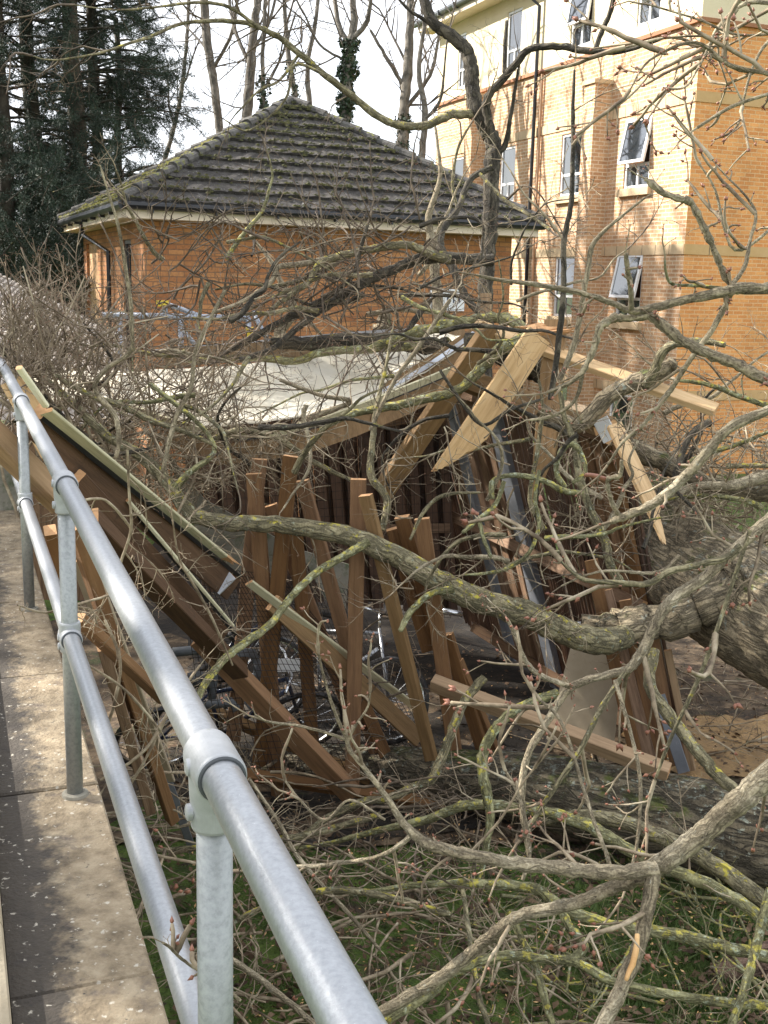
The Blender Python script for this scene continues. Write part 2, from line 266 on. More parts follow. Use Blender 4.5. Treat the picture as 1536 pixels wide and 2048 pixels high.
# ================================================================== SETTING
def wall(mb, o, d, t0, t1, z0, z1, holes=(), reveal=.1, nrm=None, mi=0, rmi=0, uo=0):
    """brick sheet in plane (o, d, up) with rectangular openings and their reveals"""
    o = V3(o); d = V3(d); up = V3((0, 0, 1))
    ts = sorted({t0, t1, *[h[0] for h in holes], *[h[1] for h in holes]}); zs = sorted({z0, z1, *[h[2] for h in holes], *[h[3] for h in holes]})
    for a, b in zip(ts, ts[1:]):
        for c, e in zip(zs, zs[1:]):
            if any(h[0] <= (a+b)/2 <= h[1] and h[2] <= (c+e)/2 <= h[3] for h in holes): continue
            q = [(a, c), (b, c), (b, e), (a, e)]
            mb.add([o+d*t+up*z for t, z in q], [(0, 1, 2, 3)], [[(t+uo, z) for t, z in q]], mi)
    for h in holes:
        n = -nrm*reveal
        for (ta, za, tb, zb) in ((h[0], h[2], h[0], h[3]), (h[1], h[2], h[1], h[3]), (h[0], h[2], h[1], h[2]), (h[0], h[3], h[1], h[3])):
            p = o+d*ta+up*za; q = o+d*tb+up*zb; l = (q-p).length
            mb.add([p, q, q+n, p+n], [(0, 1, 2, 3)], [[(0, 0), (0, l), (reveal, l), (reveal, 0)]], rmi)
# ground: one sheet to the horizon, finer near the camera
mb = MB(); rg = random.Random(3)
xs = [-600, -200, -80, -40]+[-20+.5*i for i in range(81)]+[40, 80, 200, 600]; ys = [-300, -100, -40, -10]+[-2+.5*i for i in range(73)]+[50, 80, 200, 900]
def gz(x, y):
    return .05*math.sin(x*1.3+.5*y)*math.cos(y*.9-.3*x)+.03*math.sin(3.1*x+1.7*y) if abs(x) < 20 and -2 < y < 34 else 0
vs = [(x, y, gz(x, y)) for y in ys for x in xs]; nx = len(xs)
mb.add(vs, [(j*nx+i, j*nx+i+1, (j+1)*nx+i+1, (j+1)*nx+i) for j in range(len(ys)-1) for i in range(nx-1)])
tag(mb.build('ground', ground_m, smooth=True, origin=(0, 0, 0)), kind='structure')
# sawdust-covered path by the fallen trunk
def patch(name, m, px, z):
    c = [PZ(x, y, 0) for x, y in px]; mb = MB(); n = len(c); cen = sum(c, V3())/n
    rings = []
    for k in range(6):
        rings.append([V3((cen.x+(p.x-cen.x)*(k+.001)/5, cen.y+(p.y-cen.y)*(k+.001)/5, 0)) for p in c])
    vs = [V3((p.x, p.y, gz(p.x, p.y)+z)) for r_ in rings for p in r_]
    mb.add(vs, [(k*n+i, k*n+(i+1) % n, (k+1)*n+(i+1) % n, (k+1)*n+i) for k in range(5) for i in range(n)])
    return mb.build(name, m, smooth=True)
def wob(px, k=6, a=18):
    r_ = random.Random(5); out = []
    for i in range(len(px)):
        p, q = px[i], px[(i+1) % len(px)]
        for j in range(k): out.append((p[0]+(q[0]-p[0])*j/k+r_.uniform(-a, a), p[1]+(q[1]-p[1])*j/k+r_.uniform(-a, a)*.5))
    return out
tag(patch('path', soil_m, wob([(300, 1110), (800, 1110), (1250, 1180), (1650, 1290), (1800, 1420), (1700, 1640), (1000, 1680), (120, 1700), (40, 1300)]), .02), kind='structure')
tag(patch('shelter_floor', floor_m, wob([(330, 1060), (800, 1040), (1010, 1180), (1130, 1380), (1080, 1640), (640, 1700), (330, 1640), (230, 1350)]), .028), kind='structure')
tag(patch('sawdust', saw_m, wob([(1250, 1470), (1400, 1440), (1600, 1450), (1720, 1500), (1680, 1600), (1400, 1580), (1270, 1540)]), .035), 'orange sawdust spread on the ground beyond the mossy trunk', 'sawdust', kind='stuff')
# ---------------- hipped brick building (middle)
EZ = P(245, 402, 15).z
E = [PZ(120, 442, EZ), P(245, 402, 15), PZ(1088, 447, EZ)]
E.append(E[2]+(E[0]-E[1])); cen = (E[0]+E[2])/2; APX = V3((cen.x+.15, cen.y, P(590, 213, 19.6).z))
gar = thing('brick_pavilion', (cen.x, cen.y, 0), 'low orange brick building with mossy pyramid tiled roof behind the wreckage', 'building')
IN = .38
Wc = [p+(V3((cen.x, cen.y, EZ))-p)*(IN/((V3((cen.x, cen.y, EZ))-p).length))*1.35 for p in E]
mb = MB()
for i, (a, b) in enumerate(((0, 1), (1, 2), (2, 3), (3, 0))):
    p, q = V3((Wc[a].x, Wc[a].y, 0)), V3((Wc[b].x, Wc[b].y, 0)); l = (q-p).length; d = (q-p)/l; n = V3((d.y, -d.x, 0))
    if n.dot(p-V3((cen.x, cen.y, 0))) < 0: n = -n
    holes = []
    if i == 0: holes = [(l-1.75, l-1.05, 1.1, EZ-.45), (.35, 1.7, 1.0, EZ-.42)]
    wall(mb, p, d, 0, l, 0, EZ-.16, holes, .12, n)
    if i == 0: gp, gd, gn, gl = p, d, n, l
mb.build('wall', brick_o, gar)
# narrow window with dark frame, cream panel at the far end
def boxq(mb, o, d, n, t0, t1, z0, z1, off, th, mi=0):
    c = V3(o)+d*((t0+t1)/2)+V3((0, 0, (z0+z1)/2))+n*(off+th/2); mb.box(c, (t1-t0, th, z1-z0), (d, n, V3((0, 0, 1))), mi)
def window(parent, o, d, n, t0, t1, z0, z1, split=.34, openf=0, sill=True, m=None, fw=.055, mull=True, sash_flip=False):
    m = m or upvc; f = MB(); dp = -.085
    for (a, b, c, e) in ((t0, t0+fw, z0, z1), (t1-fw, t1, z0, z1)): boxq(f, o, d, n, a, b, c, e, dp, .06)
    for (c, e) in ((z0, z0+fw), (z1-fw, z1)): boxq(f, o, d, n, t0+fw, t1-fw, c, e, dp+.001, .058)
    zm = z0+(z1-z0)*split
    if split: boxq(f, o, d, n, t0+fw, t1-fw, zm-fw/2, zm+fw/2, dp+.001, .056)
    if mull and split: boxq(f, o, d, n, (t0+t1)/2-fw/2, (t0+t1)/2+fw/2, z0+fw, zm-fw/2, dp+.001, .056)
    fo = f.build('window', m, parent)
    g = MB()
    if split: boxq(g, o, d, n, t0+fw, t1-fw, z0+fw, zm, dp+.02, .012)
    if not openf: boxq(g, o, d, n, t0+fw, t1-fw, zm if split else z0+fw, z1-fw, dp+.022, .012)
    g.build('pane', glass, fo)
    # dark sheet standing in for the unlit room behind the pane
    k = MB(); boxq(k, o, d, n, t0, t1, z0, z1, -.45, .02); k.build('room_dark_sheet', room_m, fo)
    if openf:   # top-hung sash swung outward
        up = V3((0, 0, 1)); a = openf; dn = (-up*math.cos(a)+n*math.sin(a)); hn = (n*math.cos(a)+up*math.sin(a)); h = z1-zm
        top = V3(o)+up*z1+n*(dp+.07); s = MB(); p = MB()
        def sb(mb_, ta, tb, h0, h1, th, off=0): mb_.box(top+d*((ta+tb)/2)+dn*((h0+h1)/2)+hn*off, (tb-ta, th, h1-h0), (d, hn, dn))
        sb(s, t0, t0+fw, 0, h, .05); sb(s, t1-fw, t1, 0, h, .05); sb(s, t0+fw, t1-fw, 0, fw, .048); sb(s, t0+fw, t1-fw, h-fw, h, .048)
        so_ = s.build('sash', m, fo); sb(p, t0+fw, t1-fw, fw, h-fw, .014); p.build('sash_pane', glass, fo)
    if sill:
        q = MB(); boxq(q, o, d, n, t0-.12, t1+.12, z0-.15, z0-.002, -.05, .14); q.build('sill', stone_m, parent)
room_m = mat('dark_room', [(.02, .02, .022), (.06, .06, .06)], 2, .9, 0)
dkframe = mat('brown_frame', [(.06, .05, .04), (.09, .07, .05)], 4, .5, 0)
window(gar, gp, gd, gn, gl-1.75, gl-1.05, 1.1, EZ-.45, split=0, sill=False, m=dkframe)
k = MB()
for i in range(3): boxq(k, gp, gd, gn, .35+.45*i, .35+.45*i+.42, 1.0, EZ-.42, -.1, .05)
k.build('door', mat('door_timber', [(.50, .30, .15), (.62, .40, .22)], 3, .6, .1, 10, stretch=(6, 6, .4)), gar)
# fascia + soffit + gutter
mb = MB(); g2 = MB(); sf = MB()
for a, b in ((0, 1), (1, 2), (2, 3), (3, 0)):
    p, q = V3(E[a]), V3(E[b]); d = (q-p).normalized(); n = V3((d.y, -d.x, 0)); n = n if n.dot(p-cen) > 0 else -n
    c = (p+q)/2 - n*.07; mb.box(c+V3((0, 0, -.13)), ((q-p).length-.12, .025, .17), (d, n, V3((0, 0, 1))))
    g2.tube([p+n*.0+V3((0, 0, -.04)), q+V3((0, 0, -.04))], .062, 10)
    for kk in range(int((q-p).length/.9)):
        g2.box(p+d*(kk*.9+.4)-n*.02+V3((0, 0, -.11)), (.03, .10, .05), (d, n, V3((0, 0, 1))))
sf.add([p-V3((0, 0, .212)) for p in E], [(0, 1, 2, 3)])
mb.build('fascia', cream, gar); g2.build('gutter', black_m, gar, smooth=False); sf.build('soffit', cream, gar)
mb = MB(); p0 = gp+gd*(gl*.36)+gn*.33+V3((0, 0, EZ-.1)); p1 = gp+gd*(gl*.36+.0)+gn*.30+V3((0, 0, EZ-.32)); p2 = gp+gd*(gl*.55)+gn*.07+V3((0, 0, EZ-.6))
mb.tube([p0, p1, p2, V3((p2.x, p2.y, 0.05))], .035, 8); mb.build('downpipe', black_m, gar)
# roof: overlapping courses of interlocking tiles, laid face by face
def tiled(a, b, top, n=11, m=tile_m, name='roof', bump=.007, tw=.30, lift=.05):
    mb = MB(); r_ = random.Random(2); a, b = V3(a), V3(b); nv = (b-a).cross(top-a).normalized()
    if nv.z < 0: nv = -nv
    for i in range(n):
        f0, f1 = i/n, min(1, (i+1.12)/n); L0, R0 = a.lerp(top, f0), b.lerp(top, f0); L1, R1 = a.lerp(top, f1), b.lerp(top, f1)
        nn = max(2, int((R0-L0).length/(tw/4))); vs = []
        for k in range(nn+1):
            s_ = k/nn; ph = (s_*(R0-L0).length/tw) % 1; h = bump*(1-abs(2*ph-1))**.5+r_.uniform(-.008, .010)
            pb = L0.lerp(R0, s_)+(a-top).normalized()*r_.uniform(0, .02); pt = L1.lerp(R1, s_)
            vs += [pb-nv*.01, pb+nv*(lift+h), pb.lerp(pt, .5)+nv*(lift*.5+h+r_.uniform(-.004, .008)), pt+nv*(.004+h*.5)]
        fs = []
        for k in range(nn):
            for j in range(3): fs.append((k*4+j, (k+1)*4+j, (k+1)*4+j+1, k*4+j+1))
        mb.add(vs, fs)
    return mb, nv
for (a, b, m) in ((1, 2, tile_m), (0, 1, tile_y), (2, 3, tile_m), (3, 0, tile_m)):
    q, nv = tiled(E[a], E[b], APX, m=m); q.build('roof', m, gar)
mb = MB(); r_ = random.Random(9)
for p in E:
    ln = (APX-p).length; k = int(ln/.33); d = (APX-p)/ln
    for i in range(k):
        A = p+d*(i*ln/k); mb.tube([A+V3((0, 0, .05)), A+d*(ln/k*1.06)+V3((0, 0, .022))], [.085+r_.uniform(-.006, .006), .072], 10)
mb.build('ridge_tile', mat('ridge_tile', [(.045, .041, .037), (.085, .079, .072), (.13, .123, .112)], 7, .85, .8, 50, bdist=.02, spots=[((.16, .16, .04), 6, .60, .05, .05)]), gar)
mosm = mat('moss_clump', [(.022, .024, .010), (.055, .055, .018), (.10, .09, .028)], 12, .95, 0)
rsm = random.Random(21)
for (ia, ib, cnt, yy) in ((1, 2, 1500, 0), (0, 1, 700, 1)):
    mb = MB(); a_, b_ = V3(E[ia]), V3(E[ib]); nv_ = (b_-a_).cross(APX-a_).normalized(); nv_ = nv_ if nv_.z > 0 else -nv_
    for q_ in range(cnt):
        row = rsm.randint(0, 10)+rsm.choice((0.02, 0.05, .1, rsm.random())); f_ = min(.98, row/11); L0, R0 = a_.lerp(APX, f_), b_.lerp(APX, f_); c_ = L0.lerp(R0, rsm.random())+nv_*(.045+.02*(1-(row % 1))); s_ = rsm.uniform(.012, .045)
        u_ = (R0-L0).normalized(); w_ = nv_.cross(u_); k5 = [c_+u_*(math.cos(t_*1.2566)*s_*rsm.uniform(.7, 1.5))+w_*(math.sin(t_*1.2566)*s_*rsm.uniform(.5, .9)) for t_ in range(5)]
        mb.add(k5+[c_+nv_*s_*rsm.uniform(.5, .9)], [(t_, (t_+1) % 5, 5) for t_ in range(5)])
    tag(mb.build('moss', mosm if not yy else mat('moss_yellow', [(.13, .12, .025), (.22, .20, .04)], 12, .95, 0), gar), kind='stuff')
# white notice on its wall
d12 = (Wc[2]-Wc[1]).normalized(); n12 = V3((d12.y, -d12.x, 0)); n12 = n12 if n12.y < 0 else -n12
pp = PP(893, 600, V3((Wc[1].x, Wc[1].y, 0)), n12); mb = MB(); mb.box(pp+n12*.02, (.62, .02, .34), (d12, n12, V3((0, 0, 1))))
sg = mb.build('notice_board', white_m); tag(sg, 'small white notice fixed to the orange brick wall behind the leaning tree trunk', 'sign')
mb = MB(); r_ = random.Random(4)
for i in range(9):
    x = -.22+i*.055; h = r_.uniform(.05, .13)
    if i in (3, 7): continue
    mb.box(pp+d12*x+n12*.033+V3((0, 0, .02)), (.022, .004, h), (d12, n12, V3((0, 0, 1))))
sg.location; mo = mb.build('lettering', ink, sg)
# ---------------- three storey building (right)
Cn = P(1380, 350, 20.7); Cg = V3((Cn.x, Cn.y, 0)); ang = math.atan2(.93, -.37)
dl = V3((math.cos(ang), math.sin(ang), 0)); nl = V3((-dl.y, dl.x, 0)); dr = -nl
nr = V3((dr.y, -dr.x, 0)); nr = nr if nr.y < 0 else -nr
def FP(x, y):
    p = PP(x, y, Cg, nl); return ((p-Cg).dot(dl), p.z)
h = CAM.z
bld = thing('apartment_block', Cg+dl*5+dr*4, 'tall buff and orange brick block with cream rendered top storey and white windows', 'building')
ZS = h+4.75; ZE = h+6.9; LT = 11.6; LR = 14
lint = [h+3.45, h+.68, h-2.05]
W = {}
cols = [((FP(1301, 300)[0]), FP(1250, 310)[0]), (FP(1163, 330)[0], FP(1121, 330)[0]), (FP(1029, 350)[0], FP(1000, 350)[0]), (FP(932, 340)[0], FP(904, 340)[0])]
print('window cols', cols, 'LT', FP(875, 300))
holes = []
specs = []
for ci, (a, b) in enumerate(cols):
    for li, z1 in enumerate((h+3.27, h+.66, h-2.12)):
        z0 = z1-1.32; holes.append((a, b, z0, z1)); specs.append((ci, li, a, b, z0, z1))
mb = MB(); wall(mb, Cg, dl, 0, LT, 0, ZS, holes, .1, nl); mb.build('wall', brick_b, bld)
uh = []
ucols = [(FP(1318, 60)[0], FP(1272, 66)[0]), (FP(1183, 60)[0], FP(1141, 70)[0]), (FP(1041, 110)[0], FP(1012, 115)[0]), (FP(930, 150)[0], FP(915, 160)[0])]
for a, b in ucols: uh.append((a, b, ZS+.25, ZS+1.6))
mb = MB(); wall(mb, Cg, dl, 0, LT, ZS, ZE-.1, uh, .1, nl); wall(mb, Cg, dr, 0, LR, ZS, ZE+1, (), .1, nr); mb.build('render', render_m, bld)
for ci, li, a, b, z0, z1 in specs:
    window(bld, Cg, dl, nl, a, b, z0, z1, openf=(R(11) if (ci, li) in ((0, 0), (0, 1)) else 0))
for a, b, z0, z1 in uh: window(bld, Cg, dl, nl, a, b, z0, z1, openf=(R(8) if a < 6 else 0), sill=False)
mb = MB(); wall(mb, Cg, dr, 0, LR, 0, ZS, (), .1, nr)
e2 = Cg+dl*LT; wall(mb, e2, dr, 0, LR, 0, ZE, (), .1, -nr); wall(mb, Cg+dr*LR, dl, 0, LT, 0, ZE, (), .1, -nl); mb.build('wall', brick_o2 if 'brick_o2' in globals() else brick('brick_warm', (.78, .36, .12), (.62, .25, .075), (.72, .45, .22), (.8, 1.12), .009), bld)
mb = MB()
for z in (h+3.45, h+.74, h-2.0):
    mb.box(Cg+dl*(LT/2)+nl*.006+V3((0, 0, z)), (LT, .03, .19), (dl, nl, V3((0, 0, 1))))
    for i in range(26): pass
mb.build('stone_band', stone_m, bld)
mb = MB()
for z in (h+3.45, h+.74, h-2.0): mb.box(Cg+dr*(LR/2)+nr*.006+V3((0, 0, z)), (LR+.02, .03, .19), (dr, nr, V3((0, 0, 1))))
mb.build('stone_band', stone_o, bld)
mb = MB()   # fine joints of the stone band, string course
for z in (h+3.45, h+.74, h-2.0):
    for i in range(1, 22): mb.box(Cg+dl*(i*.45)+nl*.0225+V3((0, 0, z)), (.010, .003, .188), (dl, nl, V3((0, 0, 1))))
    mb.box(Cg+dr*.55+nr*.0225+V3((0, 0, z)), (.012, .003, .188), (dr, nr, V3((0, 0, 1))))
tag(mb.build('band_joint', dkframe, bld), kind='stuff')
mb = MB(); mb.box(Cg+dl*(LT/2)+nl*.02+V3((0, 0, ZS)), (LT+.0, .09, .075), (dl, nl, V3((0, 0, 1)))); mb.box(Cg+dr*(LR/2-.04)+nr*.02+V3((0, 0, ZS+.0)), (LR+.12, .09, .07), (dr, nr, V3((0, 0, 1))))
mb.build('string_course', mat('string_brick', [(.30, .13, .06), (.38, .17, .08)], 4, .8, .1), bld)
# piers with stone caps
for (pa, ty) in ((1217, h+4.05), (971, h+4.55)):
    t = FP(pa, 300)[0]; pw = .42; pd = .40
    mb = MB(); o = Cg+dl*t
    for (po, dd, l, nn) in ((o, nl, pd, -dl), (o+nl*pd, dl, pw, nl), (o+dl*pw, nl, pd, dl)): wall(mb, po, dd, 0, l, 0, ty, (), .1, nn)
    mb.build('pier', brick_b, bld); mb = MB(); mb.box(o+dl*(pw/2)+nl*(pd/2)+V3((0, 0, ty+.04)), (pw+.08, pd+.08, .08), (dl, nl, V3((0, 0, 1)))); mb.build('pier_cap', stone_m, bld)
# eaves, gutter, downpipe, roof
mb = MB(); mb.box(Cg+dl*(LT/2-.0)+nl*.22+V3((0, 0, ZE-.12)), (LT+1.0, .46, .24), (dl, nl, V3((0, 0, 1)))); mb.build('soffit', cream, bld)
mb = MB(); mb.tube([Cg+dl*(-.6)+nl*.5+V3((0, 0, ZE-.03)), Cg+dl*(LT+.6)+nl*.5+V3((0, 0, ZE-.03))], .075, 10)
for i in range(13): mb.box(Cg+dl*(i*.95)+nl*.5+V3((0, 0, ZE-.06)), (.05, .19, .13), (dl, nl, V3((0, 0, 1))))
mb.build('gutter', mat('dark_gutter', [(.05, .055, .06), (.08, .085, .09)], 5, .35, 0), bld)
mb = MB(); tp = FP(1072, 300)[0]
mb.tube([Cg+dl*(tp+.35)+nl*.5+V3((0, 0, ZE-.05)), Cg+dl*(tp+.33)+nl*.45+V3((0, 0, ZE-.3)), Cg+dl*tp+nl*.09+V3((0, 0, ZE-.75)), Cg+dl*tp+nl*.09], .042, 8); mb.build('downpipe', black_m, bld)
mb = MB(); mb.tube([Cg+dl*(tp-.22)+nl*.05+V3((0, 0, ZS-.06)), Cg+dl*(tp-.22)+nl*.05], .03, 6); mb.build('cable_duct', mat('duct', [(.42, .26, .15), (.48, .3, .18)], 4, .6, 0), bld)
mb = MB()
A, B = Cg+dl*(-.6)+nl*.47+V3((0, 0, ZE+.03)), Cg+dl*(LT+.6)+nl*.47+V3((0, 0, ZE+.03)); rd = -nl*5.5+V3((0, 0, 3.1)); Cc, D = B+rd-dl*4, A+rd
for i in range(16):
    f0, f1 = i/16, (i+1.1)/16; p = [A.lerp(D, f0), B.lerp(Cc, f0), B.lerp(Cc, f1), A.lerp(D, f1)]; u = V3((0, 0, .035)); u0 = V3((0, 0, -.03))
    mb.add([p[0]+u, p[1]+u, p[2], p[3], p[0]+u0, p[1]+u0], [(0, 1, 2, 3), (4, 5, 1, 0)])
mb.add([B, Cc, Cc-nl*.3-V3((0, 0, 3)), B-nl*6], [(0, 1, 2, 3)]); mb.add([A, D, D-nl*.3-V3((0, 0, 3)), A-nl*6], [(0, 1, 2, 3)]); mb.build('roof', slate_m, bld)
# ---------------- low ribbed roof seen through the hedge (left)
lr = [P(95, 520, 16), P(20, 640, 14.5), P(330, 760, 12.5), P(330, 700, 15)]
rz = thing('low_store', V3((-5, 14, 0)), 'low store with grey ribbed roof half hidden behind the bare hedge', 'shed')
mb = MB(); a, b, c, d = V3((-6.6, 11.6, 2.15)), V3((-2.75, 12.2, 2.0)), V3((-3.6, 15.6, 2.75)), V3((-5.9, 16.2, 3.75))
mb.add([a, b, c, d], [(0, 1, 2, 3)])
for i in range(34):
    s_ = (i+.5)/34; mb.tube([a.lerp(b, s_), d.lerp(c, s_)], .035, 5)
mb.build('roof', mat('ribbed_roof', [(.30, .26, .22), (.42, .37, .32)], 4, .8, .1), rz)
mb = MB()
for p, q in ((a, b), (b, c), (d, a)):
    p2, q2 = V3((p.x, p.y, 0)), V3((q.x, q.y, 0)); mb.add([p2, q2, q-V3((0, 0, .05)), p-V3((0, 0, .05))], [(0, 1, 2, 3)])
mb.build('wall', wood_dk, rz)
# ================================================================== RAMP COPING AND HANDRAIL
A1 = P(428, 1528, 1.45); A2 = P(130, 966, 3.2); st = A2-A1
pts_top = [A1-st*.75, A1, A2, A2+st, A2+st*2.0]
sd = V3((st.x, st.y, 0)).normalized(); sn = V3((sd.y, -sd.x, 0))           # sn points to the wreck side
bz2 = PP(140, 1588, V3((A2.x, A2.y, 0)), V3((0, -1, 0))).z
slope = st.z/math.hypot(st.x, st.y); basez = lambda s_: bz2+slope*s_     # height of coping top at distance s from post two
def CP(s_, off, dz=0): return V3((A2.x, A2.y, 0))+sd*s_+sn*off+V3((0, 0, basez(s_)+dz))
print('post height', A2.z-bz2, 'slope', slope, 'st', st, 'coping z', bz2)
rail = thing('handrail', V3((A2.x, A2.y, bz2)), 'two rail galvanised tubular handrail standing on the concrete coping', 'railing')
DZ = V3((0, 0, -.455))
mb = MB(); mb.tube(pts_top, .0262, 32); mb.build('top_rail', galv, rail, smooth=True)
mb = MB(); mb.tube([p+DZ for p in pts_top], .0245, 28); mb.build('mid_rail', galv, rail, smooth=True)
ax = st.normalized()
for i, pt in enumerate((A1, A2, A2+st)):
    s_ = (V3((pt.x, pt.y, 0))-V3((A2.x, A2.y, 0))).dot(sd); bz = basez(s_)
    mb = MB(); mb.tube([V3((pt.x, pt.y, bz-.02)), V3((pt.x, pt.y, pt.z-.02))], .0238, 28); mb.build('post', galv_p, rail, smooth=True)
    mb = MB(); mb.tube([V3((pt.x, pt.y, bz-.002)), V3((pt.x, pt.y, bz+.006)), V3((pt.x, pt.y, bz+.009))], [.04, .038, .03], 20); mb.build('flange', conc3, rail, smooth=False)
    for j, q in enumerate((pt, pt+DZ)):
        mb = MB(); r0 = .0262 if j == 0 else .0245; ro = r0+.0072
        # sleeve along the rail with rounded lips
        sl_ = [(-.0475, r0+.0005), (-.047, ro-.003), (-.0455, ro-.001), (-.041, ro), (.034, ro), (.040, ro-.001), (.044, ro-.004), (.046, r0+.001)]
        mb.tube([q+ax*a for a, _ in sl_], [b for _, b in sl_], 56, cap=False)
        if j == 0:
            prof = [(-.008, .033), (-.03, .0325), (-.055, .031), (-.082, .0305), (-.086, .029), (-.0865, .0245)]
        else:
            prof = [(.045, .0245), (.044, .030), (.040, .031), (-.030, .031), (-.040, .0305), (-.044, .029), (-.0445, .0245)]
            prof = [(z_, r__) for z_, r__ in prof]
        qc = V3((pt.x, pt.y, q.z)); mb.tube([qc+V3((0, 0, a)) for a, _ in prof], [b*1.0 if b > .03 else b for _, b in prof], 56, cap=False)
        for (zo, al) in ((.0, ax*0), (-.062 if j == 0 else -.028, V3())):
            c = q+V3((0, 0, zo)); mb.tube([c-sn*(ro-.004), c-sn*(ro+.0025), c-sn*(ro+.004)], [.0115, .011, .0075], 20)
        fo = mb.build('fitting', cast, rail, smooth=False)
        me = fo.data
        mb = MB()
        for sgn in (-1,):
            mb.tube([q+ax*(sgn*.0470), q+ax*(sgn*.0490)], [r0+.0048, r0+.0025], 32)
        mb.build('seam', rubber, rail)
# coping slabs, each a thing of its own, with a raised kerb line on the camera side
RIGHT = .075; LEFT = -.235
js = []
for px, py in ((195, 1578), (232, 1962)):
    p = PZ(px, py, bz2-.02); js.append((V3((p.x, p.y, 0))-V3((A2.x, A2.y, 0))).dot(sd))
print('joints', js)
SL = abs(js[1]-js[0]) if .3 < abs(js[1]-js[0]) < 1.2 else .6
r_ = random.Random(8)
s0 = js[0] if js else 0; k0 = -4
slabn = 0
lab = ['nearest visible coping slab beside the closest handrail post', 'second coping slab from the camera with a wide dark stain', 'coping slab under the second handrail post', 'coping slab just beyond the second handrail post', 'coping slab midway between second and third handrail posts', 'coping slab in front of the third handrail post', 'far coping slab at the third handrail post']
for i in range(-3, 4):
    a, b = s0+i*SL+.004, s0+(i+1)*SL-.004; dz = r_.uniform(-.003, .003)
    mb = MB(); N = 6
    P8 = [CP(a, LEFT, dz), CP(a, RIGHT, dz), CP(b, RIGHT, dz), CP(b, LEFT, dz)]; D_ = V3((0, 0, -.07)); c_ = .006
    top = [CP(a+c_, LEFT, dz), CP(a+c_, RIGHT-c_, dz), CP(b-c_, RIGHT-c_, dz), CP(b-c_, LEFT, dz)]
    rim = [q+V3((0, 0, -c_)) for q in P8]; low = [q+D_ for q in P8]
    mb.add(top+rim+low, [(0, 1, 2, 3)]+[(k, (k+1) % 4, 4+(k+1) % 4, 4+k) for k in range(4)]+[(4+k, 4+(k+1) % 4, 8+(k+1) % 4, 8+k) for k in range(4)]+[(11, 10, 9, 8)],
        [[(0, 0), (1, 0), (1, 1), (0, 1)]]+[[(float(q in (1, 2)), 0) for q in (k, (k+1) % 4, (k+1) % 4, k)] for k in range(4)]*2+[[(1, 0)]*4])
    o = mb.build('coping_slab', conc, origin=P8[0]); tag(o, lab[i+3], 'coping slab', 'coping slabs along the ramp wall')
kl = [(-2.15, -1.33), (-1.32, -.68), (-.67, .02), (.03, .8), (.81, 1.6)]
kj = []
for px, py in ((10, 1582), (30, 1838)):
    p = PZ(px, py, bz2+.06); kj.append((V3((p.x, p.y, 0))-V3((A2.x, A2.y, 0))).dot(sd))
print('kerb joints', kj)
KL = abs(kj[1]-kj[0]) if abs(kj[1]-kj[0]) > .2 else .45
labk = ['nearest raised pale kerb stone at the left edge', 'raised kerb stone with leaf litter in its front joint', 'raised kerb stone beside the second handrail post', 'raised kerb stone past the second handrail post', 'farthest raised kerb stone on the ramp edge']
for i in range(-2, 3):
    a, b = kj[0]+i*KL+.003, kj[0]+(i+1)*KL-.003
    mb = MB(); X0, X1 = LEFT-.45, LEFT-.004; hz = .075; bv = .012
    prof = [(X0, -.07), (X1, -.07), (X1, hz-bv*1.6), (X1-bv*.4, hz-bv*.5), (X1-bv*1.5, hz), (X0, hz)]
    vs = [CP(s_, x, z) for s_ in (a, b) for x, z in prof]; n = len(prof)
    mb.add(vs, [(k, (k+1) % n, n+(k+1) % n, n+k) for k in range(n)]+[tuple(range(n-1, -1, -1)), tuple(range(n, 2*n))])
    o = mb.build('kerb_stone', conc2, origin=CP(a, X0, -.07)); tag(o, labk[i+2], 'kerb stone', 'raised kerb stones at the left edge')
# ramp wall under the coping
mb = MB()
def cpz(s_, off, z): q = CP(s_, off); return V3((q.x, q.y, z))
a, b = s0-3*SL, s0+4*SL
vs = [cpz(a, LEFT-.45, 0), cpz(a, RIGHT-.03, 0), cpz(b, RIGHT-.03, 0), cpz(b, LEFT-.45, 0)]; vt = [CP(a, LEFT-.45, -.072), CP(a, RIGHT-.03, -.072), CP(b, RIGHT-.03, -.072), CP(b, LEFT-.45, -.072)]
mb.add(vs+vt, [(0, 1, 5, 4), (1, 2, 6, 5), (2, 3, 7, 6), (3, 0, 4, 7), (4, 5, 6, 7)])
rw = mb.build('retaining_wall', conc3); tag(rw, 'stained concrete retaining wall carrying the coping and handrail', 'wall')
# end block of the wall, greenish, beyond the third post
mb = MB(); q = b+.01
def blk(mb, a, b, o0, o1, z0, z1):
    vs = [CP(s_, o, z) for z in (z0, z1) for s_, o in ((a, o0), (a, o1), (b, o1), (b, o0))]
    mb.add(vs, [(3, 2, 1, 0), (4, 5, 6, 7)]+[(k, (k+1) % 4, 4+(k+1) % 4, 4+k) for k in range(4)])
blk(mb, b+.01, b+.5, -.8, .10, -1.5, .30); blk(mb, b-.02, b+.53, -.82, .13, .305, .37)
tag(mb.build('end_pier', conc3), 'low mossy concrete pier at the far end of the coping', 'wall pier')
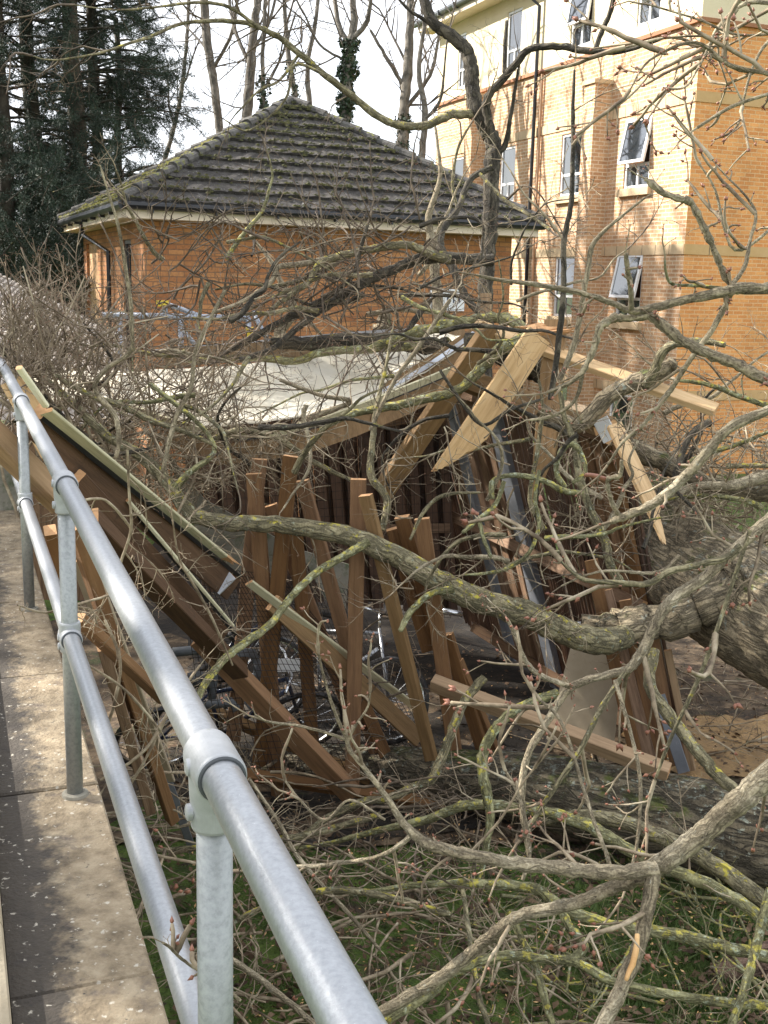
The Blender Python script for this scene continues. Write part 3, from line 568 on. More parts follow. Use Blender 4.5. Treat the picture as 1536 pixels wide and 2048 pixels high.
# ================================================================== TIMBER AND SHELTER
def beam(name, A, B, w, t, m, face=None, parent=None, end='cut', ch=.004, seg=1, start='cut', seed=0, sag=0):
    """timber w wide (seen side) by t thick from A to B; wide face turned to `face`"""
    A, B = V3(A), V3(B); Z = (B-A); Lh = Z.length; Z.normalize()
    f = V3(face) if face is not None else (CAM-(A+B)/2); Y = (f-Z*f.dot(Z)).normalized(); X = Y.cross(Z)
    rr = random.Random(seed+int(A.x*1000) & 0xffff)
    prof = []
    hw, ht = w/2, t/2
    for sx, sy in ((1, 1), (-1, 1), (-1, -1), (1, -1)):
        a, b = (sx*hw, sy*(ht-ch)), (sx*(hw-ch), sy*ht)
        prof += [a, b] if sx*sy > 0 else [b, a]
    n = 8; st_ = []
    zs = [0, Lh]
    if start == 'broken': zs = [0, .04, .10, .18]+[Lh]
    if end == 'broken': zs = [z for z in zs if z < Lh-.3]+[Lh-.26]
    zs = sorted(zs+[Lh*k/6 for k in range(1, 6)] if sag else zs)
    if end == 'taper': tl_ = min(.42, Lh*.4); zs = [z for z in zs if z < Lh-tl_]+[Lh-tl_+tl_*q/7 for q in range(8)]
    vs = []
    for z in zs:
        k = 1; off = 0
        if start == 'broken' and z < .17: k = max(.12, z/.18)
        for x, y in prof:
            j = .28*hw*k if k < 1 else 0
            if end == 'taper' and z > Lh-tl_+.001:
                f_ = (z-(Lh-tl_))/tl_; lim = hw-(2*hw)*min(.93, f_**1.15)*.93+rr.uniform(-.010, .010); vs.append((min(x, lim), y*(1-.5*f_)+rr.uniform(-.002, .002), z+rr.uniform(-.012, .012) if f_ < .98 else z-rr.uniform(0, .05))); continue
            vs.append((x*k+(hw*(1-k)*.75)+rr.uniform(-j, j), y*(k*.5+.5)+sag*math.sin(math.pi*z/Lh), z+(rr.uniform(-.05, .05) if k < 1 else 0)))
    m_ = len(zs); fs = [(i*n+k, i*n+(k+1) % n, (i+1)*n+(k+1) % n, (i+1)*n+k) for i in range(m_-1) for k in range(n)]
    mi = [0]*len(fs)
    for i in range(m_-1):
        if (start == 'broken' and zs[i] < .15):
            for k in range(n): mi[i*n+k] = 1
    fs += [tuple(range(n-1, -1, -1)), tuple(range((m_-1)*n, m_*n))]; mi += [1, 1]
    if end == 'broken':
        z0 = Lh-.26; ns = max(5, int(w/.011)); side = rr.choice((-1, 1))
        for q in range(ns):
            x0, x1 = -hw+w*q/ns, -hw+w*(q+1)/ns; xc = (x0+x1)/2; ln = (.06+.30*(.5+.5*side*xc/hw)**1.3)*rr.uniform(.45, 1.15); tx = xc+rr.uniform(-.012, .012)
            for (ya, yb) in ((-ht, 0), (0, ht)):
                l2 = ln*rr.uniform(.5, 1.1); yc = (ya+yb)/2; b0 = len(vs); d_ = .0006*(q % 3)
                vs += [(x0+.0004, ya+d_, z0-.01), (x1-.0004, ya+d_, z0-.01), (x1-.0004, yb-d_, z0-.01), (x0+.0004, yb-d_, z0-.01)]
                vs += [((x0*.8+tx*.2), ya*.8+yc*.2, z0+l2*.5), ((x1*.8+tx*.2), ya*.8+yc*.2, z0+l2*.5), ((x1*.8+tx*.2), yb*.8+yc*.2, z0+l2*.5), ((x0*.8+tx*.2), yb*.8+yc*.2, z0+l2*.5), (tx, yc, z0+l2)]
                fs += [(b0+k_, b0+(k_+1) % 4, b0+4+(k_+1) % 4, b0+4+k_) for k_ in range(4)]+[(b0+4+k_, b0+4+(k_+1) % 4, b0+8) for k_ in range(4)]; mi += [1]*8
    me = bpy.data.meshes.new(name); me.from_pydata(vs, [], fs); me.polygons.foreach_set('material_index', mi)
    for q in (m if isinstance(m, tuple) else (m, wood_e)): me.materials.append(q)
    o = bpy.data.objects.new(name, me); COL.objects.link(o)
    M = Matrix(((X.x, Y.x, Z.x, A.x), (X.y, Y.y, Z.y, A.y), (X.z, Y.z, Z.z, A.z), (0, 0, 0, 1)))
    if parent is not None:
        o.parent = parent; M = Matrix.Translation(-LOC[parent]) @ M
    o.matrix_basis = M; LOC[o] = A
    return o
def roll(A, B, deg, base=None):
    A, B = V3(A), V3(B); f = (CAM-(A+B)/2); Z = (B-A).normalized(); f = (f-Z*f.dot(Z)).normalized(); return Matrix.Rotation(R(deg), 3, Z) @ f
# --- loose studs: (x0,y0,d0, x1,y1,d1, width px at the top, roll, material, label)
STUDS = [
 (508, 947, 7.45, 562, 1640, 8.0, 31, 12, wood_b, 'leftmost front brown stud, its cut top just below the taller stud behind it'),
 (519, 918, 7.65, 466, 1480, 8.1, 30, -8, wood_b, 'brown stud directly behind the leftmost front stud, leaning the other way'),
 (582, 912, 7.4, 516, 1560, 7.9, 30, 16, wood_b, 'tallest brown stud of the left cluster, leaning to the right at its top'),
 (590, 1040, 7.7, 626, 1500, 8.15, 28, 0, wood_b, 'brown stud whose top is hidden behind the grey fallen bough'),
 (604, 961, 7.6, 776, 1590, 8.2, 28, 22, wood_b, 'long brown stud slanting down to the right from the left cluster'),
 (541, 1010, 7.8, 700, 1420, 8.2, 27, 10, wood_b, 'short brown stud with a cut end peeping out behind the tall pair'),
 (717, 958, 7.35, 704, 1585, 7.9, 31, 3, wood_b, 'upright brown stud standing alone in the middle of the wreck'),
 (731, 990, 7.25, 886, 1610, 7.85, 27, 32, wood_m, 'lighter tan stud slanting right across the upright middle stud'),
 (804, 1033, 7.5, 890, 1330, 7.9, 30, 20, wood_b, 'brown stud with angled top between two others right of centre'),
 (786, 1057, 7.6, 856, 1300, 7.9, 28, 0, wood_b, 'low topped brown stud at the left of the right hand trio'),
 (844, 1037, 7.4, 926, 1620, 7.9, 30, 8, wood_b, 'rightmost brown stud of the right hand trio'),
 (720, 1390, 7.9, 803, 1585, 8.15, 26, 0, wood_b, 'short brown stud behind the foot of the middle stud'),
 (893, 1268, 7.7, 1000, 1610, 8.0, 26, 25, wood_b, 'thin brown stud fanned out right of the trio'),
 (915, 1320, 7.75, 1030, 1600, 8.05, 22, 40, wood_b, 'last thin brown stud of the fan, nearest the mossy trunk'),
]
for x0, y0, d0, x1, y1, d1, wp, rl, m, lb in STUDS:
    A, B = P(x0, y0, d0), P(x1, y1, d1)
    if B.z < .02: pass
    o = beam('loose_stud', B, A, wp*d0/FPX, .05, m, face=roll(A, B, rl)); tag(o, lb, 'timber stud', 'brown studs of the collapsed shelter wall')
def tb(name, p, q, w, t, m, lb, rl=0, cat='timber', group=None, **k):
    A, B = P(*p), P(*q); d = (p[2]+q[2])/2
    return tag(beam(name, A, B, w*d/FPX, t, m, face=roll(A, B, rl), **k), lb, cat, group)
# bottom plates and diagonals
tb('bottom_plate', (484, 1548, 7.6), (905, 1612, 7.8), 22, .06, wood_b, 'reddish bottom plate running level below the left studs', -30)
tb('bottom_plate', (905, 1600, 8.1), (1000, 1632, 7.9), 16, .06, wood_b, 'short end of bottom plate by the mossy trunk', -30)
tb('bottom_plate', (395, 1410, 8.2), (790, 1580, 8.1), 24, .06, wood_m, 'pale sided plate behind the stud feet', -50)
tb('diagonal_brace', (400, 1275, 7.1), (705, 1590, 7.5), 26, .14, wood_b, 'long brown brace sloping down to the foot of the middle stud', -48)
tb('rail_timber', (866, 1365, 7.6), (1338, 1545, 7.0), 26, .10, wood_m, 'golden topped rail sloping right onto the mossy trunk', -38)
# left leaning roof edge: joists with drip strip
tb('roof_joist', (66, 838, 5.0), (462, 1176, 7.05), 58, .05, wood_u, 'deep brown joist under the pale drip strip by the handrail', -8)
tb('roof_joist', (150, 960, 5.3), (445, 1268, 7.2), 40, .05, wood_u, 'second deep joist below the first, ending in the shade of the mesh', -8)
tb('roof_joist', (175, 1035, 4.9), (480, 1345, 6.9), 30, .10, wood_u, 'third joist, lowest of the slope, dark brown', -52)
tb('drip_strip', (92, 822, 4.95), (478, 1140, 7.0), 24, .02, wood_g, 'pale weathered drip strip with a snapped lower end', 40, end='broken')
tb('drip_strip', (38, 735, 4.7), (92, 812, 4.9), 14, .02, wood_g, 'short pale strip end above the long one beside the rail', 40)
tb('drip_strip', (498, 1165, 7.2), (838, 1420, 8.3), 18, .02, wood_g, 'pale strip continuing the slope behind the studs', 40)
tb('black_edging', (80, 832, 4.97), (478, 1152, 7.03), 9, .03, black_m, 'thin black felt edging under the long pale strip', 0, 'edging')
tb('black_edging', (250, 1000, 5.8), (470, 1268, 6.9), 8, .03, black_m, 'black edging strip along the second joist', 0, 'edging')
tb('drip_strip', (255, 1000, 5.75), (466, 1252, 6.85), 7, .02, wood_g, 'narrow pale line of strip along the second joist', 20)
tb('roof_joist', (545, 1205, 7.4), (838, 1478, 8.2), 34, .05, wood_m, 'tan joist behind the mesh ending in a square cut', -10)
tb('metal_bracket', (465, 1150, 6.9), (432, 1182, 6.9), 22, .01, trim_m, 'bent grey metal bracket at the snapped strip end', 10, 'bracket')
# timbers by the handrail
tb('short_timber', (-30, 855, 5.0), (128, 1010, 5.3), 42, .12, wood_m, 'thick tan timber poking out behind the handrail at the left edge', -30)
tb('short_timber', (112, 905, 6.2), (30, 760, 6.4), 60, .03, wood_p, 'pale board upright between the rails at the left edge', 0)
tb('short_timber', (148, 1050, 4.4), (345, 1640, 5.9), 24, .06, wood_b, 'slim brown timber dropping steeply behind the middle post', -20)
tb('short_timber', (155, 1235, 4.2), (330, 1400, 4.7), 20, .06, wood_b, 'reddish timber slanting down right of the second post', -30)
tb('short_timber', (205, 1290, 4.8), (300, 1620, 5.8), 22, .06, wood_dk, 'dark timber standing in shade near the handrail', 0)
tb('short_timber', (100, 1060, 4.7), (160, 1400, 5.6), 22, .06, wood_b, 'brown timber seen between second post and lower rail', 0)
o = tb('plywood_sheet', (165, 1120, 4.9), (330, 1560, 6.3), 46, .02, osb, 'long beige plywood offcut behind the handrail', 30, 'board')
tb('steel_angle', (180, 1120, 5.1), (385, 1700, 6.8), 18, .02, grey_m, 'grey steel strip falling away behind the handrail', 0, 'steel strip')
# broken rafters on the right
tb('broken_rafter', (1076, 672, 7.7), (885, 960, 7.2), 56, .05, wood_p, 'large pale rafter with a tapered split end, in front of the slatted wall', -12, end='taper')
tb('broken_rafter', (985, 655, 8.2), (765, 985, 8.4), 42, .08, wood_m, 'darker rafter leaning left beside the large pale one', -30)
tb('broken_rafter', (950, 650, 8.3), (1432, 820, 7.6), 30, .05, wood_p, 'long pale rafter sticking out to the right towards the brick block', -52)
tb('broken_rafter', (1112, 640, 8.1), (1082, 1010, 8.0), 46, .04, wood_m, 'tan board hanging upright behind the bough right of the pale rafter', 15, end='taper')
tb('broken_rafter', (1228, 850, 7.7), (1342, 1090, 7.4), 30, .05, wood_p, 'pale reddish rafter with a snapped foot leaning on the big trunk', -25, end='taper')
tb('post_end', (972, 588, 9.0), (972, 665, 9.0), 20, .08, wood_m, 'short square post end beside the upright tree', 10)
tb('split_wood', (1040, 662, 8.0), (1150, 652, 8.0), 26, .04, fresh, 'fresh split timber fibres at the rafter joint', -40, end='broken', start='broken')
tb('split_wood', (1130, 660, 8.0), (1182, 648, 7.9), 7, .02, fresh, 'thin pale splinter curling out past the joint', 0, end='broken')
tb('wall_plate', (872, 738, 10.0), (1110, 828, 8.8), 44, .08, wood_m, 'thick weathered wall plate crossing behind the pale rafters', -25)
tb('wall_plate', (1105, 815, 8.7), (1200, 850, 8.3), 34, .12, wood_m, 'end of the wall plate with square blocks on top', -40)
tb('timber_block', (1130, 815, 8.5), (1195, 835, 8.3), 24, .08, wood_p, 'pale square block lying on the plate end', -50)
tb('timber_block', (1175, 838, 8.25), (1228, 848, 8.1), 20, .08, wood_m, 'small block at the corner of the leaning wall', -50)
o = tb('plastic_sheet', (1200, 838, 8.0), (1222, 880, 8.0), 34, .01, white_m, 'crumpled white label hanging on the wall corner', 20, 'label')
# --- leaning slatted wall (right): everything in its plane belongs to it
w00, w10, w01, w11 = P(870, 745, 10.7), P(1240, 850, 8.35), P(1010, 1300, 11.1), P(1372, 1530, 8.65)
def WP(u, v, n=0):
    p = w00.lerp(w10, u).lerp(w01.lerp(w11, u), v); return p+WN*n
WN = V3((0, 0, 0)); WN = (w10-w00).cross(w01-w00).normalized(); WN = WN if WN.dot(CAM-w00) > 0 else -WN
def ux(px): return (px-870)/370
wl = thing('slatted_wall', WP(.5, 1), 'tall leaning shelter wall of dark rods, brown boards and grey steel posts', 'shelter wall')
def rods(u0, u1, name='rod_screen', sp=.027, m=slat_m, r0=.0145, skip=.0):
    mb = MB(); W_ = (WP(u1, .5)-WP(u0, .5)).length; n = int(W_/sp); r_ = random.Random(int(u0*100)+5)
    for i in range(n):
        u = u0+(u1-u0)*(i+.5)/n
        if r_.random() < skip: continue
        a, b = r_.uniform(-.01, .02), r_.uniform(.96, 1.0); j = r_.uniform(-.006, .006)
        mb.tube([WP(u+j*.5, a, r_.uniform(-.01, .01)), WP(u+j, .5, r_.uniform(-.01, .01)), WP(u, b, 0)], [r0*r_.uniform(.7, 1.15)]*3, 5, cap=False)
    return mb.build(name, m, wl)
def wbm(name, u, v0, v1, w, t, m, off=0, u2=None):
    A, B = WP(u, v0, off), WP(u2 if u2 is not None else u, v1, off); return beam(name, B, A, w, t, m, face=WN, parent=wl)
rods(ux(760), ux(886), skip=.04); rods(ux(1037), ux(1172), skip=.06); rods(ux(886), ux(1037), skip=.05); rods(ux(1172), ux(1245), skip=.1)
for px, w_, m in ((903, .10, grey_m), (1008, .17, grey_m)): wbm('steel_post', ux(px), -.0 if px > 950 else .06, 1.0, w_, .06, m, .05)
for px, w_, v0 in ((928, .12, .02), (955, .13, .0), (982, .09, .02), (1185, .11, -.02), (1204, .10, -.01), (1224, .12, .0), (890, .05, 0)): wbm('board', ux(px), v0, 1.0, w_, .045, wood_dk if px < 990 else wood_b, .04)
for (v, m, off) in ((.03, wood_dk, .09), (.52, wood_dk, .09), (.95, wood_dk, .09)): beam('cross_rail', WP(-.15, v, off), WP(.99, v, off), .10, .05, m, face=WN+V3((0, 0, .6)), parent=wl)
def mesh_panel(name, c, nu, nv, r=.0022, parent=None, sagf=0):
    mb = MB(); c = [V3(q) for q in c]
    def q(u, v):
        p = c[0].lerp(c[1], u).lerp(c[3].lerp(c[2], u), v); return p+V3((0, 0, -sagf*math.sin(math.pi*u)*math.sin(math.pi*v)))
    for i in range(nu+1): mb.tube([q(i/nu, v/5) for v in range(6)], r, 3, cap=False)
    for j in range(nv+1): mb.tube([q(u/6, j/nv) for u in range(7)], r, 3, cap=False)
    return mb.build(name, wire_m, parent)
mesh_panel('wire_mesh', [WP(ux(1030), .0, -.04), WP(ux(1180), 0, -.04), WP(ux(1180), 1, -.04), WP(ux(1030), 1, -.04)], 26, 42, parent=wl)
mesh_panel('wire_mesh', [WP(ux(700), .0, -.05), WP(ux(890), 0, -.05), WP(ux(890), 1, -.05), WP(ux(700), 1, -.05)], 30, 42, parent=wl)
# right foot of the wall: boards and plywood
for i, (x0, y0, x1, y1, w_, m, lb) in enumerate(((1182, 1120, 1270, 1500, 26, wood_b, 'brown board at the wall foot left of the grey strip'), (1212, 1180, 1300, 1515, 24, wood_dk, 'dark board at the wall foot second from the left'),
    (1250, 1200, 1322, 1520, 24, wood_b, 'brown board at the wall foot in front of the plywood'), (1306, 1270, 1352, 1530, 22, wood_b, 'brown board nearest the sawdust at the wall foot'), (1335, 1300, 1384, 1540, 14, wood_m, 'thin tan edge of the last board by the sawdust'))):
    tb('foot_board', (x0, y0, 8.2), (x1, y1, 8.25), w_, .045, m, lb, 10)
tb('steel_strip', (1318, 1390, 8.1), (1368, 1545, 8.1), 24, .01, grey_m, 'blue grey metal strip standing at the wall foot', 0, 'steel strip')
mb = MB()
q = [P(1150, 1262, 8.7), P(1250, 1290, 8.6), P(1228, 1490, 8.5), P(1092, 1478, 8.7)]; nq = (q[1]-q[0]).cross(q[3]-q[0]).normalized()*.018
mb.add(q+[p+nq for p in q], [(0, 1, 2, 3), (7, 6, 5, 4)]+[(k, (k+1) % 4, 4+(k+1) % 4, 4+k) for k in range(4)])
tag(mb.build('plywood_sheet', osb), 'beige plywood sheet propped under the big trunk beside the wall foot', 'board')
mb = MB(); q = [P(1150, 1244, 7.9), P(1205, 1240, 7.9), P(1208, 1256, 7.85), P(1150, 1262, 7.85)]; mb.add(q+[p+V3((0, 0, -.02)) for p in q], [(0, 1, 2, 3), (7, 6, 5, 4)]+[(k, (k+1) % 4, 4+(k+1) % 4, 4+k) for k in range(4)])
tag(mb.build('white_bracket', white_m), 'small white plate resting on the mossy limb', 'plate')
# --- far back wall with spaced slats, seen under the roof sheet
bw = thing('back_screen', P(640, 1060, 10.8), 'far screen of spaced dark slats and wire mesh under the sagging roof', 'shelter wall')
def BP(u, v): return P(360, 870, 10.9).lerp(P(900, 770, 10.9), u).lerp(P(390, 1180, 11.0).lerp(P(900, 1230, 11.0), u), v)
r_ = random.Random(12)
for i in range(17):
    u = .02+i*.059; beam('slat', BP(u+.05, 1), BP(u, 0), r_.uniform(.085, .11), .03, slat_m, parent=bw)
mb = MB()
for i in range(120):  # extra dark rods added behind the slats to stand in for interior darkness
    u = (i+r_.uniform(0, .8))/120
    if u < 1: mb.tube([BP(u, .0)+V3((0, .12, 0)), BP(u+.02, .99)+V3((0, .12, 0))], r_.uniform(.012, .02), 5, cap=False)
mb.build('rod_screen', slat_m, bw)
beam('rail', BP(0, .12), BP(1, .12), .09, .05, wood_dk, parent=bw); beam('rail', BP(0, .62), BP(1, .62), .09, .05, wood_dk, parent=bw)
mesh_panel('wire_mesh', [BP(0, 0)-V3((0, .1, 0)), BP(1, 0)-V3((0, .1, 0)), BP(1, 1)-V3((0, .1, 0)), BP(0, 1)-V3((0, .1, 0))], 44, 24, parent=bw)
# grey ply leaning inside
mb = MB(); q = [P(330, 900, 9.6), P(410, 1000, 9.6), P(560, 1080, 9.6), P(560, 1180, 9.6), P(420, 1130, 9.6)]; mb.add(q+[p+V3((0, .02, 0)) for p in q], [(0, 1, 2, 3, 4), (9, 8, 7, 6, 5)]+[(k, (k+1) % 5, 5+(k+1) % 5, 5+k) for k in range(5)])
tag(mb.build('grey_board', conc3), 'flat grey board fallen below the roof sheet behind the studs', 'board')
mb = MB(); q = [P(600, 1100, 9.0), P(700, 1130, 9.0), P(690, 1230, 8.9), P(650, 1200, 8.9)]; mb.add(q+[p+V3((0, .02, 0)) for p in q], [(0, 1, 2, 3), (7, 6, 5, 4)]+[(k, (k+1) % 4, 4+(k+1) % 4, 4+k) for k in range(4)])
tag(mb.build('grey_board', conc3), 'smaller grey board behind the upright middle stud', 'board')
# --- wire mesh lying on the slope between the joists and the ground
o = mesh_panel('fallen_mesh', [P(360, 1130, 6.9), P(560, 1150, 7.9), P(900, 1560, 8.3), P(420, 1560, 7.5)], 34, 34, .0024, sagf=-.06); tag(o, 'black wire mesh sheet fallen behind the left studs', 'wire mesh')
o = mesh_panel('fallen_mesh', [P(560, 1150, 8.4), P(700, 1180, 8.6), P(860, 1480, 8.8), P(720, 1500, 8.7)], 18, 22, .0024, sagf=.05); tag(o, 'smaller wire mesh sheet draped over the tan joist', 'wire mesh')
# --- sagging roof sheet
def RS(px, py, d): return P(px, py, d)
top = [(235, 745, 9.3), (330, 738, 9.3), (440, 733, 9.4), (560, 722, 9.6), (680, 708, 9.8), (800, 693, 10), (880, 676, 10.1), (945, 668, 10.2)]
bot = [(240, 800, 8.6), (330, 832, 8.4), (430, 852, 8.3), (560, 838, 8.4), (680, 818, 8.5), (760, 790, 8.7), (850, 742, 8.9), (958, 672, 9.2)]
def rs(u, v):
    t = u*(len(top)-1); i = min(int(t), len(top)-2); f = t-i; f = f*f*(3-2*f)*.5+f*.5
    a = P(*top[i]).lerp(P(*top[i+1]), f); b = P(*bot[i]).lerp(P(*bot[i+1]), f); p = a.lerp(b, v)
    return p+V3((0, 0, -.10*math.sin(math.pi*v)*math.sin(math.pi*u)+.018*math.sin(u*23+v*5)*math.sin(3*v)-.028*abs(math.sin(u*6.3+v*2.2+.6))**14*math.sin(math.pi*v)+.022*abs(math.sin(u*4.1-v*3.4+1.9))**18*math.sin(math.pi*v)+.006*math.sin(u*71+9*v)*math.sin(v*13+u*20)+.03*math.exp(-((u-.42)**2+(v-.5)**2*.3)*160)))
roof = thing('shelter_roof', P(560, 850, 9), 'sagging cream roof sheet of the crushed shelter with timber edge', 'shelter roof')
mb = MB(); NU, NV = 140, 26; vs = [rs(i/NU, j/NV) for j in range(NV+1) for i in range(NU+1)]; k = NU+1
mb.add(vs+[p+V3((0, 0, -.012)) for p in vs], [(j*k+i, j*k+i+1, (j+1)*k+i+1, (j+1)*k+i) for j in range(NV) for i in range(NU)]+[(NV*k+i, NV*k+i+1, (NV+1)*k+NV*k+i+1, (NV+1)*k+NV*k+i) for i in range(NU)])
mb.build('sheet', sheet_m, roof, smooth=True)
def strip(pts, w, t, m, name, parent, dz=0, faceup=0):
    mb = MB(); ps = [P(*p)+V3((0, 0, dz)) for p in pts]; vs = []
    for i, p in enumerate(ps):
        T = (ps[min(i+1, len(ps)-1)]-ps[max(i-1, 0)]).normalized(); f = (CAM-p).normalized(); Y = (f-T*f.dot(T)).normalized(); X = Y.cross(T)
        if faceup: Rm = Matrix.Rotation(R(faceup), 3, T); X = Rm @ X; Y = Rm @ Y
        vs += [p+X*w/2+Y*t/2, p-X*w/2+Y*t/2, p-X*w/2-Y*t/2, p+X*w/2-Y*t/2]
    n = len(ps); mb.add(vs, [(i*4+k, i*4+(k+1) % 4, (i+1)*4+(k+1) % 4, (i+1)*4+k) for i in range(n-1) for k in range(4)]+[(3, 2, 1, 0), (n*4-4, n*4-3, n*4-2, n*4-1)])
    return mb.build(name, m, parent)
edge = [(255, 815, 8.45), (330, 842, 8.3), (400, 862, 8.2), (480, 872, 8.15), (560, 866, 8.2), (650, 842, 8.3), (760, 800, 8.5), (850, 764, 8.7), (950, 722, 8.9)]
strip([(x, y-2, d) for x, y, d in edge], .055, .02, wood_g, 'edge_strip', roof, faceup=35)
strip([(x, y+6, d+.02) for x, y, d in edge], .02, .02, black_m, 'edge_seal', roof)
strip([(330, 868, 8.4), (440, 910, 8.3), (530, 900, 8.3), (600, 890, 8.4), (700, 856, 8.5), (800, 815, 8.7), (960, 735, 9.0)], .15, .045, wood_m, 'fascia_board', roof)
strip([(770, 790, 8.85), (850, 742, 8.95), (905, 705, 9.1), (962, 668, 9.3)], .16, .04, wood_m, 'fascia_board', roof)
strip([(760, 786, 8.8), (850, 735, 8.9), (905, 698, 9.05), (962, 655, 9.25)], .035, .02, trim_m, 'edge_trim', roof)
strip([(300, 705, 10.6), (430, 694, 10.6), (560, 682, 10.6), (700, 669, 10.7), (910, 655, 10.8)], .05, .04, trim_m, 'edge_trim', roof)
strip([(330, 716, 10.5), (560, 700, 10.5), (760, 684, 10.6), (930, 672, 10.7)], .17, .04, wood_m, 'fascia_board', roof)
mb = MB(); q = [P(804, 668, 10.2), P(830, 647, 10.3), P(868, 660, 10.3), P(925, 676, 10.2), P(915, 684, 10.1), P(845, 688, 10.1)]; mb.add(q+[p-V3((0, 0, .015)) for p in q], [(0, 1, 2, 3, 4, 5), (11, 10, 9, 8, 7, 6)]+[(k, (k+1) % 6, 6+(k+1) % 6, 6+k) for k in range(6)])
tag(mb.build('torn_sheet', sheet_m), 'torn white corner of roofing sticking up beside the log', 'roofing')
# upper left end of the roof under the hedge
mb = MB(); q = [P(60, 745, 8.8), P(240, 740, 9.2), P(250, 800, 8.6), P(110, 800, 8.2)]; mb.add(q+[p-V3((0, 0, .02)) for p in q], [(0, 1, 2, 3), (7, 6, 5, 4)]+[(k, (k+1) % 4, 4+(k+1) % 4, 4+k) for k in range(4)])
mb.build('sheet', sheet_m, roof)
# --- grey tubular barrier behind
br_ = thing('tube_barrier', P(380, 760, 12.3), 'grey tubular cycle barrier with yellow clips in front of the orange wall', 'barrier')
def tubes(segs, r, m, name, parent):
    for s_ in segs:
        mb = MB(); mb.tube([P(*p) for p in s_], r, 10); mb.build(name, m, parent, smooth=True)
D = 12.2
gm = mat('grey_paint_tube', [(.28, .31, .36), (.36, .39, .45)], 5, .4, 0)
tubes([[(205, 630, D), (500, 637, D)]], .035, gm, 'top_tube', br_)
tubes([[(240, 634, D), (240, 760, D)], [(362, 634, D), (362, 760, D)], [(497, 637, D), (497, 740, D)], [(330, 605, D), (330, 632, D)]], .03, gm, 'upright', br_)
tubes([[(366, 660, D), (392, 692, D)], [(332, 608, D), (362, 618, D), (420, 640, D)], [(505, 622, D), (540, 690, D)]], .026, gm, 'brace', br_)
mb = MB(); mb.box(P(500, 664, D-.05), (.08, .08, .10)); mb.build('clip', yel, br_)
mb = MB(); mb.box(P(325, 607, D-.05), (.12, .08, .06)); mb.build('clip', yel, br_)
# --- cycle racks and bicycles crushed inside
padg = mat('grey_foam', [(.10, .11, .12), (.16, .17, .18)], 8, .7, .2)
def bicycle(loc, rz, lean, label, fr):
    t = thing('bicycle', loc, label, 'bicycle', 'bicycles crushed inside the shelter')
    M = Matrix.Rotation(rz, 3, 'Z') @ Matrix.Rotation(lean, 3, 'X'); b = V3(loc)
    q = lambda x, y, z: b+M @ V3((x, y, z))
    for x in (-.52, .52):
        mb = MB(); mb.ring(q(x, 0, .34), M @ V3((0, 1, 0)), .32, .022, 28, 6); wo = mb.build('wheel', black_m, t)
        mb = MB(); mb.ring(q(x, 0, .34), M @ V3((0, 1, 0)), .30, .010, 28, 5)
        for k in range(14):
            a = k*math.pi/7; mb.tube([q(x, 0, .34), q(x+.3*math.cos(a), 0, .34+.3*math.sin(a))], .0015, 3)
        mb.build('rim', chrome, wo)
    mb = MB()
    for a, c, r_ in (((-.52, 0, .34), (-.08, 0, .30), .012), ((-.08, 0, .3), (-.22, 0, .85), .016), ((-.08, 0, .3), (.36, 0, .72), .018), ((-.2, 0, .78), (.34, 0, .84), .016), ((-.52, 0, .34), (-.2, 0, .78), .010), ((.52, 0, .34), (.34, 0, .88), .014)): mb.tube([q(*a), q(*c)], r_, 8)
    mb.build('frame', fr, t, smooth=True)
    mb = MB(); mb.tube([q(.34, 0, .88), q(.32, 0, 1.0)], .013, 8); mb.tube([q(.25, -.28, 1.02), q(.34, -.12, 1.0), q(.34, .12, 1.0), q(.25, .28, 1.02)], .012, 8); mb.build('handlebar', chrome, t, smooth=True)
    mb = MB(); vs = []
    for (x, w_, z) in ((-.36, .07, .93), (-.28, .065, .945), (-.18, .03, .94), (-.08, .015, .93)): vs += [q(x, -w_, z), q(x, w_, z), q(x, w_*.8, z-.04), q(x, -w_*.8, z-.04)]
    mb.add(vs, [(i*4+k, i*4+(k+1) % 4, (i+1)*4+(k+1) % 4, (i+1)*4+k) for i in range(3) for k in range(4)]+[(3, 2, 1, 0), (12, 13, 14, 15)]); mb.build('saddle', black_m, t, smooth=True)
    for s_ in (-1, 1):
        mb = MB(); c = q(-.08+.12*s_, .09*s_, .30-.1*s_); mb.box(c, (.09, .06, .02)); mb.tube([q(-.08, .05*s_, .3), c], .008, 6); mb.build('pedal', black_m, t)
fr1 = mat('frame_dark_blue', [(.02, .03, .06), (.03, .04, .08)], 3, .25, 0); fr2 = mat('frame_grey', [(.3, .31, .33), (.38, .39, .41)], 3, .25, 0, metal=.7)
p1 = PZ(455, 1520, .05); bicycle((p1.x, p1.y, .05), R(20), R(28), 'dark framed bicycle lying crushed behind the left studs', fr1)
p1 = PZ(640, 1500, .05); bicycle((p1.x, p1.y+.3, .08), R(-25), R(-20), 'grey framed bicycle jammed behind the middle studs', fr2)
p1 = PZ(380, 1480, .05); bicycle((p1.x, p1.y+.2, .25), R(70), R(35), 'bicycle with bright rims tipped over near the handrail', fr1)
